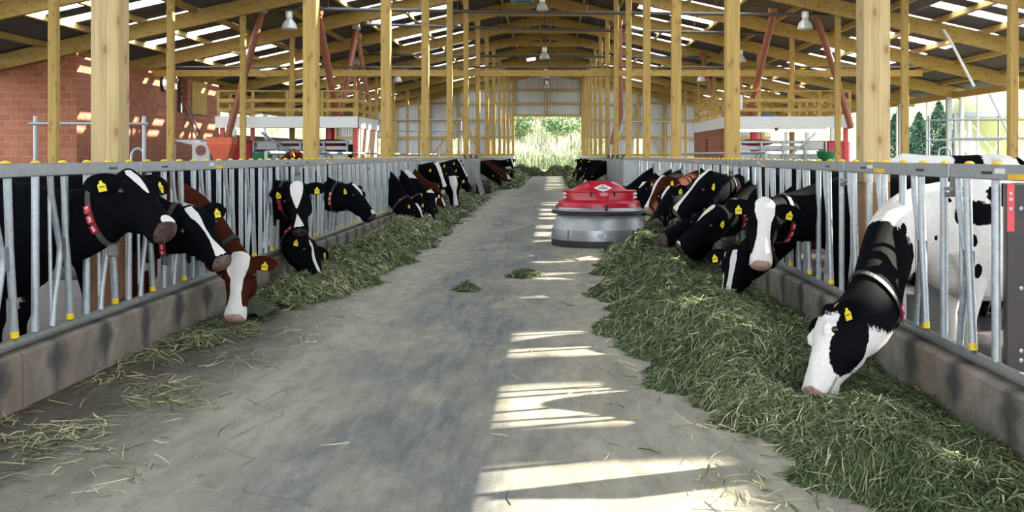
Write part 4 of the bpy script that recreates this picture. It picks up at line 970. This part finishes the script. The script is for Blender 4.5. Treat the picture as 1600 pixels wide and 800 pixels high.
M['brick_x']=brickmat('red_block_masonry_front','x'); M['brick_y']=brickmat('red_block_masonry_side','y')
BX=-16.35
mb=MB().prism([(WL-3,35.25,0),(BX,35.25,0),(BX,35.25,zroof(BX)-.12),(WL+.0,35.25,zroof(WL)-.12),(WL-3,35.25,zroof(WL)-.12)],(0,.25,0))
br=struct('wall_brick_left',mb,M['brick_x'],'red block wall of the milk room facing the camera')
sw=struct('wall_brick_left_side',MB().box((BX-.25,35.5,0),(BX+.001,44.7,4.95)).box((BX-.25,44.7,0),(BX+.001,46.0,3.4)).box((BX-.25,46.0,0),(BX+.001,50.3,4.95)),M['brick_y'],'red block wall of the milk room along the stalls')
obj('opening_recess',MB().box((BX-.6,44.7,3.35),(BX-.3,46.0,5.0)),M['black'],sw,'dark opening high in the wall')
single('plywood_shutter',MB().box((BX+.01,46.5,3.4),(BX+.05,48.4,4.9)),M['wood_z'],'pale plywood board fixed high on the brick wall','board')
g=thing('wall_clock','round black-rimmed clock high on the brick wall','clock',(BX+.1,43.1,4.55))
def discX(mb,x,y,z,r,t,n=28): mb.prism([(x,y+r*math.cos(2*PI*k/n),z+r*math.sin(2*PI*k/n)) for k in range(n)],(t,0,0)); return mb
obj('rim',discX(MB(),BX,43.1,4.55,.36,.1),M['black'],g); obj('dial',discX(MB(),BX+.1,43.1,4.55,.31,.01),M['white'],g)
obj('hands',MB().beam((BX+.115,43.1,4.55),(BX+.115,43.1,4.8),.01,.02,(0,1,0)).beam((BX+.115,43.1,4.55),(BX+.115,42.93,4.5),.01,.02,(0,0,1)),M['black'],g)
g=thing('ladder','dark ladder leaning against the brick wall below the opening','ladder',(BX+1,46,0)); l=MB()
for yy in (45.4,45.9): l.tube([(BX+1.5,yy,0),(BX+.08,yy,3.75)],.03,6)
for q in range(1,13): z=q*.29; x=BX+1.5-1.42*z/3.75; l.tube([(x,45.4,z),(x,45.9,z)],.018,6)
obj('frame',l,M['pipe'],g)
g=thing('canopy','small sloping white canopy on posts beside the brick wall','canopy',(-14.2,40.3,0))
obj('roof',MB().prism([(-14.9,40,2.12),(-13.75,40,2.12),(-13.75,40,1.85)],(0,.8,0)),M['white'],g)
for x in (-14.75,-13.9): obj('leg',MB().tube([(x,40.1,0),(x,40.1,1.95)],.05,8),M['galv'],g)
g=thing('vent_box','white box with a round dark vent beside the orange hopper','vent',(-13.6,39.8,0))
obj('box',MB().cbox((-13.95,39.7,0),(-13.25,40.1,2.02),.03),M['white'],g); v=MB(); v.prism([(-13.6+.2*math.cos(2*PI*k/24),39.69,1.7+.2*math.sin(2*PI*k/24)) for k in range(24)],(0,-.02,0)); obj('vent_disc',v,M['brown'],g)
# feed hopper
g=thing('feed_hopper','orange plastic feed hopper under a sloping brown tube','hopper',(-11.9,37.0,0)); cx,cy=-11.9,37.0
h=MB(); rr_=lambda z,hx,hy:[(cx-hx,cy-hy,z),(cx+hx,cy-hy,z),(cx+hx,cy+hy,z),(cx-hx,cy+hy,z)]
h.loft([rr_(1.25,.16,.16),rr_(1.36,.24,.22),rr_(1.9,.44,.36),rr_(2.14,.45,.38),rr_(2.17,.47,.4)],True,False); obj('bin',h,M['orange'],g); obj('stand',MB().box((cx-.08,cy-.08,0),(cx+.08,cy+.08,1.26)).beam((cx+.3,cy,.0),(cx+.3,cy,1.5),.08,.08),M['galv'],g)
def drop(label,pts,r=.11,box=False,grp='brown feed drop tubes'):
    g=thing('drop_tube',label,'tube',tuple(pts[-1]),grp); obj('tube',MB().tube(pts,r,12),M['brown'],g)
    p=Vector(pts[0]); obj('head',MB().cbox(p-Vector((.16,.16,.1)),p+Vector((.16,.16,.22)),.04),M['grey'] if box else M['brown'],g)
A=lambda u,v,y:at(u,v,y)
drop('brown feed tube sloping down to the orange hopper',[A(410,16,36.5),A(356,213,37)],.125,True)
drop('brown feed tube landing on the left platform at its middle',[A(497,20,36.5),A(527,183,38.5)],.12)
drop('brown feed tube with a grey head sloping to the back of the left platform',[A(557,43,44),A(553,70,43.8),A(532,182,40.8)],.13,True)
drop('slim red brown feed tube at the back of the left platform',[A(559,60,44),A(577,165,44.5)],.10)
drop('thin feed tube furthest back above the left platform',[A(557,98,54),A(563,160,54)],.10,True)
drop('brown feed tube sloping to the right platform beside the third right-hand post',[A(1208,22,36.5),A(1170,183,38.3)],.12)
drop('brown feed tube sloping down to the right behind the nearest right-hand post',[A(1274,22,36.5),A(1300,100,37),A(1330,200,37.2)],.12)
drop('tall brown feed tube with a bent end beyond the right fence',[A(967,40,44),A(969,178,44),A(957,226,44)],.14)
drop('short brown feed tube above the left end of the right platform',[A(1098,88,54),A(1110,148,54)],.11)
drop('short brown feed tube behind the hanging sign',[A(1153,112,46.5),A(1164,180,46.2)],.11)
for n_,(a,b) in enumerate([(A(412,13,36.3),A(1322,23.5,36.3)),(A(557,38,44),A(1236,53,44)),(A(557,85,54.3),A(1110,89.5,54.3))]):
    g=thing('feed_pipe','%s dark feed pipe from the camera hanging across the barn'%ORD[n_],'pipe',tuple((a+b)/2),'feed pipes'); obj('pipe',MB().tube([a,a.lerp(b,.5)-Vector((0,0,.03)),b],.062,10),M['pipe'],g)
    for q in range(1,9):
        p=a.lerp(b,q/9.0)
        if zroof(p.x)-.1>p.z+.1: obj('hanger',MB().tube([p,(p.x,p.y,zroof(p.x)-.05)],.008,5),M['cable'],g)
def railing(parent,pts,z0,z1):
    for i in range(len(pts)-1):
        a,b=Vector(pts[i]),Vector(pts[i+1]); n=max(1,round((b-a).length/1.25))
        for k in range(n+(1 if i==len(pts)-2 else 0)):
            p=a.lerp(b,k/n); obj('rail_post',MB().box((p.x-.05,p.y-.05,z0),(p.x+.05,p.y+.05,z1)),M['wood_z'],parent)
        for z in (z0+.28,z0+.62): obj('rail_board',MB().beam((a.x,a.y-.06,z),(b.x,b.y-.06,z),.03,.13),M['wood_x'],parent)
        obj('hand_rail',MB().beam((a.x,a.y,z1+.02),(b.x,b.y,z1+.02),.12,.045),M['wood_x'],parent)
def platform(nm,label,x0,x1,y0,y1,inner):
    g=thing('loft_platform',label,'platform',((x0+x1)/2,y0,0))
    obj('deck',MB().box((x0,y0+.06,2.62),(x1,y1,2.9)),M['wood_x'],g)
    obj('fascia',MB().box((x0-.03,y0,2.52),(x1+.03,y0+.06,2.93)),M['white'],g,'white fascia board along the front')
    xi=x1 if inner>0 else x0
    obj('fascia',MB().box((xi-.03*(inner<0),y0,2.52),(xi+.03*(inner>0)+.001,y1,2.93)),M['white'],g,'white fascia board along the aisle side')
    railing(g,[(x0+.06,y1,2.9),(x0+.06,y0+.12,2.9),(x1-.06,y0+.12,2.9),(x1-.06,y1,2.9)] if 1 else [],2.9,3.85)
    for x in (x0+.15,x1-.15):
        for y in (y0+.3,y1-.2): obj('leg',MB().box((x-.07,y-.07,0),(x+.07,y+.07,2.62)),M['red'],g)
    return g
platform('l','loft platform with timber railing over the left milking robot',-12.3,-7.1,37.5,41.8,1)
platform('r','loft platform with timber railing over the right milking robot',6.45,11.0,37.5,46.5,-1)
# walls under the platforms
single('robot_wall',MB().box((-7.25,37.75,0),(-7.12,41.7,2.5)),plain('pale_coated_panel',(.62,.40,.28),.45),'pale panel closing the aisle side of the left robot bay','panel')
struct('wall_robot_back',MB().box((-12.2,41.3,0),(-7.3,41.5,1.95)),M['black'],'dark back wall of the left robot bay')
bw=struct('wall_brick_right',MB().box((6.46,39.6,0),(6.7,42.4,2.52)).box((6.46,43.0,0),(6.7,46.4,2.52)).box((6.46,42.4,0),(6.7,43.0,.5)).box((6.46,42.4,2.2),(6.7,43.0,2.52)),M['brick_y'],'red block wall below the aisle side of the right platform')
obj('slot_recess',MB().box((6.6,42.4,.5),(6.75,43.0,2.2)),M['black'],bw,'narrow dark slot in the wall')
def robot(label,x0,x1,y,sgn):
    g=thing('milking_robot',label,'machine',((x0+x1)/2,y+.6,0)); L=x1-x0
    rx=x0+.05 if sgn<0 else x1-.95
    obj('cabinet',MB().cbox((rx,y+.2,0),(rx+.9,y+1.4,2.05),.08),M['red'],g,'red cabinet at the outer end')
    cx=x1-1.0 if sgn<0 else x0+.9
    obj('column',MB().tube([(cx,y+1.3,0),(cx,y+1.3,2.6)],.17,14),M['red'],g,'red column')
    obj('arm_cover',MB().ell((cx,y+1.2,2.0),(.75,.4,.13),20,8),M['red'],g)
    a,b=(x0+1.0,x1-.1) if sgn<0 else (x0+.1,x1-1.0)
    for z,h in ((2.0,.10),(1.78,.16),(1.45,.2),(1.1,.2)):
        obj('side_rail',MB().cbox((a,y+.15,z-h/2),(b,y+.23,z+h/2),.02),M['galv'],g)
    for k in range(5):
        x=a+(b-a)*k/4; obj('stall_post',MB().tube([(x,y+.08,0),(x,y+.08,2.03)],.045,10),M['galv'],g)
    obj('bent_pipe',MB().tube([(b-1.6,y,1.7),(b-1.0,y,1.72),(b-.75,y,1.62),(b-.62,y,1.4),(b-.6,y,.4)] if sgn<0 else [(a+1.6,y,1.7),(a+1.0,y,1.72),(a+.75,y,1.62),(a+.62,y,1.4),(a+.6,y,.4)],.05,10),M['galv'],g)
    q=(x0+1.35,x0+2.9) if sgn<0 else (x1-1.4,x1-2.6)
    obj('lift_bar',MB().tube([(q[0],y-.05,2.35),(q[1],y-.1,1.3)],.04,10),M['galv'],g)
    cbx=x0+1.45 if sgn<0 else x1-1.55
    obj('control_box',MB().cbox((cbx-.3,y+.02,1.72),(cbx+.45,y+.15,2.02),.02),M['grey'],g)
    return g
robot('red and steel milking robot under the left platform',-12.1,-7.5,38.0,-1)
robot('red and steel milking robot under the right platform',6.9,11.2,38.0,1)
def tub(x,y,z,label):
    t=thing('green_tub',label,'tub',(x,y,z)); obj('bowl',MB().lathe([(0,0),(.26,0),(.34,.14),(.37,.34),(.35,.34),(.32,.16),(0,.05)],(x,y,z),24),M['green'],t); obj('rim',MB().lathe([(.35,.32),(.39,.32),(.39,.36),(.35,.36)],(x,y,z),24),M['green'],t)
    st=MB()
    for k in range(3): a=2*PI*k/3; st.tube([(x+.22*math.cos(a),y+.22*math.sin(a),z+.01),(x+.3*math.cos(a),y+.3*math.sin(a),0)],.025,6)
    obj('stand',st,M['galv'],t); return t
tub(-10.42,36.9,1.28,'green plastic tub in front of the left milking robot'); tub(9.95,37.0,1.3,'green plastic tub in front of the right milking robot')
for k,(x0,x1) in enumerate(((6.75,8.2),(8.35,10.1))):
    g=thing('strip_light','lit white fluorescent tube below the right platform, %s end'%('left' if k==0 else 'right'),'lamp',((x0+x1)/2,37.7,2.44)); obj('tube',MB().tube([(x0,37.7,2.42),(x1,37.7,2.42)],.045,10),M['tube'],g); obj('holder',MB().box((x0,37.67,2.46),(x1,37.73,2.53)),M['white'],g)
# sign on the right railing
g=thing('hanging_sign','small white sign with green letter hung on the right platform railing','sign',A(1149,160,37.4)); p=A(1149,160,37.4)
obj('board',MB().box((p.x-.32,p.y,p.z-.27),(p.x+.27,p.y+.02,p.z+.27)),M['white'],g)
me=text_mesh('G',.34,.002,M['green'],'letter',bold=.01); me.transform(Matrix.Translation(p-Vector(g.location)+Vector((.02,-.008,.13)))@Matrix.Rotation(PI/2,4,'X')); o=bpy.data.objects.new('letter',me); link(o); o.parent=g
sc=MB().tube([p+Vector((-.05,-.01,-.05)),p+Vector((.1,-.01,-.02)),p+Vector((.0,-.01,-.12)),p+Vector((.17,-.01,-.10)),p+Vector((.05,-.01,-.2)),p+Vector((.2,-.01,-.17))],.007,5); obj('scribble',sc,M['ink'],g)
bl=MB(); bl.ell((7.95,38.2,2.93),(.45,.3,.13),14,8); single('blue_bundle',bl,M['blue'],'folded blue sheet lying on the right platform','sheet')
# ================================================================ lamps
def bell(x,y,z,s,label,grp):
    g=thing('bay_lamp',label,'lamp',(x,y,z),grp)
    obj('shade',MB().lathe([(.07*s,.36*s),(.10*s,.30*s),(.20*s,.18*s),(.245*s,.02*s),(.25*s,0),(.235*s,.0),(.19*s,.16*s),(.06*s,.3*s)],(x,y,z),28),M['lampshade'],g)
    obj('housing',MB().lathe([(0,.34*s),(.11*s,.34*s),(.115*s,.54*s),(.07*s,.58*s),(0,.58*s)],(x,y,z),20),M['steel'],g)
    obj('bulb',MB().ell((x,y,z+.12*s),(.07*s,.07*s,.1*s),12,8),M['white'],g)
    obj('cord',MB().tube([(x,y,z+.55*s),(x,y,zroof(x)-.06)],.010,5),M['cable'],g)
M['lampshade']=plain('ribbed_lamp_shade',(.62,.63,.62),.35,.2)
for n_,(y,z,s) in enumerate(((35.9,6.6,.86),(52,6.42,1.05),(66,6.5,1.05),(80,6.75,1.05))): bell(-.36 if n_ else -.33,y,z,s,'bell-shaped lamp over the middle of the aisle, %s from the camera'%ORD[n_],'lamps over the aisle')
for n_,(u,v,y) in enumerate(((452,45,33),(621,128,55))): p=A(u,v,y); bell(p.x,p.y,p.z,1,('near' if n_==0 else 'far')+' bell-shaped lamp hanging over the left stalls','lamps over the left stalls')
for n_,(u,v,y) in enumerate(((1258,45,33),(1157,97,45),(1096,127,54))): p=A(u,v,y); bell(p.x,p.y,p.z,1,'bell-shaped lamp over the right stalls, %s from the camera'%ORD[n_],'lamps over the right stalls')
p=A(830,92,52); g=thing('batten_lamp','short lit white batten lamp above the far aisle','lamp',p); obj('tube',MB().tube([p+Vector((-.22,0,-.06)),p+Vector((.22,0,.02))],.07,10),M['tube'],g); obj('cord',MB().tube([p,(p.x,p.y,zroof(p.x)-.06)],.008,5),M['cable'],g)
g=thing('ridge_fan','large blue-green fan drum hanging below the ridge','fan',(-1.15,40.5,7.9)); obj('drum',MB().lathe([(.42,0),(.47,.05),(.47,.65),(.42,.7),(.38,.65),(.38,.05),(.42,0)],(-1.15,40.5,7.55),28),plain('blue_green_drum',(.13,.26,.27),.45),g)
for a in range(3): obj('blade',MB().beam((-1.15,40.5,7.9),(-1.15+.36*math.cos(a*2.094),40.5+.36*math.sin(a*2.094),7.9),.14,.02,(0,.3,1)),M['grey'],g)
obj('hanger',MB().tube([(-1.6,40.5,8.2),(-1.6,40.5,8.8)],.015,5).tube([(-.7,40.5,8.2),(-.7,40.5,8.9)],.015,5),M['cable'],g)
# ================================================================ stall pipework
def pipeframe(label,x0,x1,y,zt,mid=(),cap=True):
    g=thing('pipe_frame',label,'railing',((x0+x1)/2,y,0),'galvanised stall pipework')
    for x in (x0,x1):
        obj('upright',MB().tube([(x,y,0),(x,y,zt+.18)],.045,10),M['galv'],g)
    for z in (zt,)+tuple(mid): obj('cross_pipe',MB().tube([(x0-.12,y-.06,z),(x1+.12,y-.06,z)],.032,10),M['galv'],g)
    return g
pipeframe('galvanised pipe frame in front of the red block wall',-12.35,-9.75,24.5,2.26)
pipeframe('galvanised pipe frame before the end wall on the left of the aisle',-8.9,-4.6,52,3.3,(2.75,))
pipeframe('galvanised pipe frame between the outer right posts',15.1,17.9,41,2.92,(2.12,))
pipeframe('galvanised pipe frame at the right edge beyond the cows',11.8,14.6,30,2.55,(2.0,))
pipeframe('galvanised pipe frame before the end wall on the right of the aisle',3.2,9.4,56,3.35)
def loop(x,y,label,w=.6,z=1.9):
    g=thing('stall_divider',label,'divider',(x,y,0),'cubicle dividers'); obj('pipe',MB().tube([(x-w/2,y,0),(x-w/2,y,z-.15),(x-w/2+.06,y,z-.04),(x-w/2+.16,y,z),(x+w/2-.16,y,z),(x+w/2-.06,y,z-.04),(x+w/2,y,z-.15),(x+w/2,y,0)],.035,10),M['galv'],g)
loop(-10.3,25.5,'bent pipe cubicle loop right of the near left post',.32,1.68); loop(14.2,37,'bent pipe cubicle loop below the right-hand pipe frame',.45,1.78)
# neck rails behind the fences
for nm,x,y0,y1 in (('left',-5.3,19,48),('right',4.6,22,36)):
    single('neck_rail',MB().tube([(x,y0,1.56),(x,y1,1.56)],.03,8).tube([(x,y0,1.56),(x,y0,0)],.03,8).tube([(x,y1,1.56),(x,y1,0)],.03,8),M['galv'],'long galvanised rail over the cubicles behind the %s fence'%nm,'rail')
# ducts by the open right side
g=thing('bent_duct','pale bent downpipe crossing the open right side of the barn','pipe',A(1590,245,34)); obj('tube',MB().tube([A(1474,46,34.5),A(1484,62,34.4),A(1522,135,34.3)],.05,10).tube([A(1546,146,34.3),A(1562,178,34.3),A(1590,240,34.3)],.05,10),M['white'],g)
for k,y in enumerate((39.5,42.8,45.8,47.6,52,56.5,60)):
    single('net_rod',MB().tube([(WR+.15,y,.5),(WR+.15,y,zraf(WR)-.02)],.045 if k!=3 else .11,8),M['white'],'%s pale upright rod from the near end of the open right side'%ORD[k],'rod','rods of the open right side')
# ================================================================ outside
def hillz(x,y): 
    return -.05+np.where(y>93,(y-93)*.20+.9*np.sin(x*.13+1)*np.clip((y-95)/12,0,1)+.35*np.sin(x*.5+y*.3)*np.clip((y-95)/6,0,1),0)
xs=np.linspace(-75,60,80); ysg=np.concatenate([np.linspace(YEND+.3,100,10),np.linspace(102,150,26)])
X,Y=np.meshgrid(xs,ysg,indexing='ij'); Z=hillz(X,Y); V=np.stack([X,Y,Z],-1).reshape(-1,3); ny=len(ysg)
hb=MB(); hb.add(V.tolist(),[(i*ny+j,(i+1)*ny+j,(i+1)*ny+j+1,i*ny+j+1) for i in range(len(xs)-1) for j in range(ny-1)],True)
hb.box((WR+.2,-14,-.3),(75,YEND+.3,-.1)).box((-75,-14,-.3),(WL-.2,YEND+.3,-.1))
o=obj('terrain',hb,M['grassland']); tag(o,'grassy bank rising behind the far doorway','ground',None,'structure')
def leafmat(name,cols):
    m=NT(name); t=m.n('ShaderNodeAttribute',attribute_name='tone'); m.set(m.ramp(t.outputs['Fac'],cols),.6,0,.2); return m.m
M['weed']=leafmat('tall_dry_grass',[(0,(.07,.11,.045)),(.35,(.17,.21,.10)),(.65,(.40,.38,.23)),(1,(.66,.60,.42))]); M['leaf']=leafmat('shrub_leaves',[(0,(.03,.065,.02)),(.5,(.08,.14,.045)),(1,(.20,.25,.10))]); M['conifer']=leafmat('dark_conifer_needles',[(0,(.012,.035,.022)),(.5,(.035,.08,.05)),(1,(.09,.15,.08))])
def cards(name,P,D,S,tone,mat):
    n=len(P); A0=P-S; A1=P+S; B0=P+D-S*.3; B1=P+D+S*.3; v=np.stack([A0,A1,B1,B0],1).reshape(-1,3); me=bpy.data.meshes.new(name)
    me.from_pydata(v.tolist(),[],(np.arange(n*4).reshape(-1,4)).tolist()); at_=me.attributes.new('tone','FLOAT','POINT'); at_.data.foreach_set('value',np.repeat(tone,4).astype(np.float32)); me.materials.append(mat); return me
rs=np.random.RandomState(11); n=26000; x=rs.uniform(-32,22,n); y=94.5+rs.rand(n)**1.5*32; z=hillz(x,y)
patch=np.sin(x*.7+1)*np.sin(y*.5+x*.2)+.5*np.sin(x*1.9)
P=np.stack([x,y,z],-1); hgt=rs.uniform(.35,.9,n)*(1+.5*np.clip(patch,-.5,1)); a=rs.uniform(0,2*PI,n); D=np.stack([rs.normal(0,.16,n),rs.normal(0,.16,n),np.ones(n)],-1)*hgt[:,None]; S=np.stack([np.cos(a),np.sin(a),np.zeros(n)],-1)*(.04*hgt+.02)[:,None]
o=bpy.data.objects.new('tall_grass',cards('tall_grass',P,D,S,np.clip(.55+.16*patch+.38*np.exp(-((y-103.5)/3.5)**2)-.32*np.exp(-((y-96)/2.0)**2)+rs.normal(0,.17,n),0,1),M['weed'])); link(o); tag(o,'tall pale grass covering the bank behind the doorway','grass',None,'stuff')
def shrub(x,y,r,h,label,mat='leaf',n=1500,seed=1,z0=None,name='shrub',cone=False,grp=None):
    rs=np.random.RandomState(seed); z0=float(hillz(np.array(x),np.array(y))) if z0 is None else z0
    g=thing(name,label,'tree' if h>3.4 else 'shrub',(x,y,z0),grp)
    if cone: t=rs.rand(n)**.8; a=rs.uniform(0,2*PI,n); rad=r*(1-t)*(.35+.65*rs.rand(n)**.5); P=np.stack([rad*np.cos(a),rad*np.sin(a),h*(.06+.94*t)],-1)
    else:
        K=9; cc=np.stack([rs.uniform(-.6,.6,K)*r,rs.uniform(-.6,.6,K)*r,rs.uniform(.3,.85,K)*h],-1); ci=rs.randint(0,K,n); u=rs.normal(0,1,(n,3)); u/=np.linalg.norm(u,axis=1)[:,None]; P=cc[ci]+u*(rs.rand(n)**.33)[:,None]*np.array([r*.5,r*.5,h*.3])
        P[:,2]=np.maximum(P[:,2],.05)
    D=rs.normal(0,1,(n,3)); D/=np.linalg.norm(D,axis=1)[:,None]; D*=rs.uniform(.16,.32,n)[:,None]; S=np.cross(D,rs.normal(0,1,(n,3))); S/=np.linalg.norm(S,axis=1)[:,None]; S*=.06
    o=bpy.data.objects.new('foliage',cards('foliage',P,D,S,np.clip(rs.normal(.5,.25,n),0,1),M[mat])); link(o); o.parent=g
    obj('stem',MB().tube([(x,y,z0-.1),(x,y,z0+h*.75)],[.09,.03],7),M['boarding'],g)
for k,(x,y,r,h,lab) in enumerate([(-3.6,108,2.2,2.6,'low shrub on the bank seen at the left of the far doorway'),(1.4,104,2.4,2.4,'rounded green shrub on the bank at the right of the far doorway'),(-1.2,116,2.6,3.0,'green shrub high on the bank in the middle of the far doorway'),(3.2,118,2.8,3.2,'dense shrub high on the bank in the right corner of the far doorway'),(-8.4,103,2.2,2.6,'shrub seen past the end wall left of the far doorway'),(7.0,104,2.4,2.8,'shrub seen past the end wall right of the far doorway'),(-13,110,3,3.3,'broad shrub on the bank far left of the doorway')]):
    shrub(x,y,r,h,lab,seed=20+k,n=1700)
for k,(x,y,r,h,lab) in enumerate([(25.8,77,2.4,4.6,'dark conifer seen through the open right side, leftmost of its group'),(26.2,73,2.2,3.9,'dark conifer right of the leftmost one beyond the open right side'),(29.5,78,2.6,5.6,'tallest dark conifer beyond the open right side'),(24.6,64,2.0,3.3,'low dark conifer nearest to the cone-footed tank'),(33,92,3.2,5.4,'pale distant conifer beyond the open right side')]):
    shrub(x,y,r,h,lab,'conifer',2600,50+k,-.1,'conifer',True)
g=thing('feed_silo','yellow-green storage tank on braced legs outside the open right side','tank',(22.9,52,-.1)); sx,sy=22.9,52
M['silo']=plain('yellow_green_tank',(.60,.62,.33),.45,0,.06,1)
obj('shell',MB().lathe([(0,9.0),(1.6,8.6),(2.35,8.0),(2.4,7.8),(2.4,3.75),(2.3,3.7)],(sx,sy,-.1),48),M['silo'],g); obj('skirt_ring',MB().lathe([(2.3,3.75),(2.46,3.75),(2.46,3.5),(2.3,3.5)],(sx,sy,-.1),48),M['grey'],g)
obj('cone',MB().lathe([(2.3,3.6),(.35,1.1),(.3,.9),(0,.9)],(sx,sy,-.1),40),M['silo'],g)
lg=[(sx+2.2*math.cos(a),sy+2.2*math.sin(a)) for a in (.4,.4+PI/3,.4+2*PI/3,.4+PI,.4+4*PI/3,.4+5*PI/3)]
for i,(x,y) in enumerate(lg):
    obj('leg',MB().tube([(x,y,-.1),(x,y,3.55)],.11,10),M['white'],g); x2,y2=lg[(i+1)%6]; obj('brace',MB().tube([(x,y,.2),(x2,y2,3.2)],.035,6).tube([(x,y,3.2),(x2,y2,.2)],.035,6),M['white'],g)
# ================================================================ light, sky, camera
w=bpy.data.worlds.new('sky'); SC.world=w; w.use_nodes=True; t=w.node_tree; t.nodes.clear()
out=t.nodes.new('ShaderNodeOutputWorld'); bg=t.nodes.new('ShaderNodeBackground'); t.links.new(bg.outputs[0],out.inputs[0])
tc=t.nodes.new('ShaderNodeTexCoord'); sp=t.nodes.new('ShaderNodeSeparateXYZ'); t.links.new(tc.outputs['Generated'],sp.inputs[0])
rp=t.nodes.new('ShaderNodeValToRGB'); t.links.new(sp.outputs[2],rp.inputs[0])
rp.color_ramp.elements[0].position=.0; rp.color_ramp.elements[0].color=(.95,.96,.97,1); rp.color_ramp.elements[1].position=.7; rp.color_ramp.elements[1].color=(.66,.80,1,1)
t.links.new(rp.outputs[0],bg.inputs[0]); bg.inputs[1].default_value=SKY_STRENGTH
su=bpy.data.lights.new('sun','SUN'); su.energy=SUN_STRENGTH; su.angle=math.radians(.6); su.color=(1,.92,.76)
so=bpy.data.objects.new('sun',su); link(so)
S=Vector((.852,.298,.4305)); so.rotation_euler=S.to_track_quat('Z','Y').to_euler(); so.location=(30,10,20)
cam=bpy.data.cameras.new('camera'); co=bpy.data.objects.new('camera',cam); link(co); SC.camera=co
cam.sensor_width=36; cam.lens=36*FPX/1600; cam.shift_x=-(UX-800)/1600; cam.shift_y=-(400-VY)/1600; cam.clip_end=500
co.location=(0,0,EYE); co.rotation_euler=(PI/2,0,0)
vs=SC.view_settings; vs.view_transform='Standard'; vs.look='None'; vs.gamma=1; vs.exposure=EXPOSURE; vs.use_curve_mapping=False
cy=SC.cycles; cy.max_bounces=8; cy.diffuse_bounces=4; cy.glossy_bounces=3; cy.transmission_bounces=4; cy.transparent_max_bounces=12; cy.sample_clamp_indirect=6; cy.use_adaptive_sampling=True; cy.adaptive_threshold=.02
cy.caustics_reflective=False; cy.caustics_refractive=False
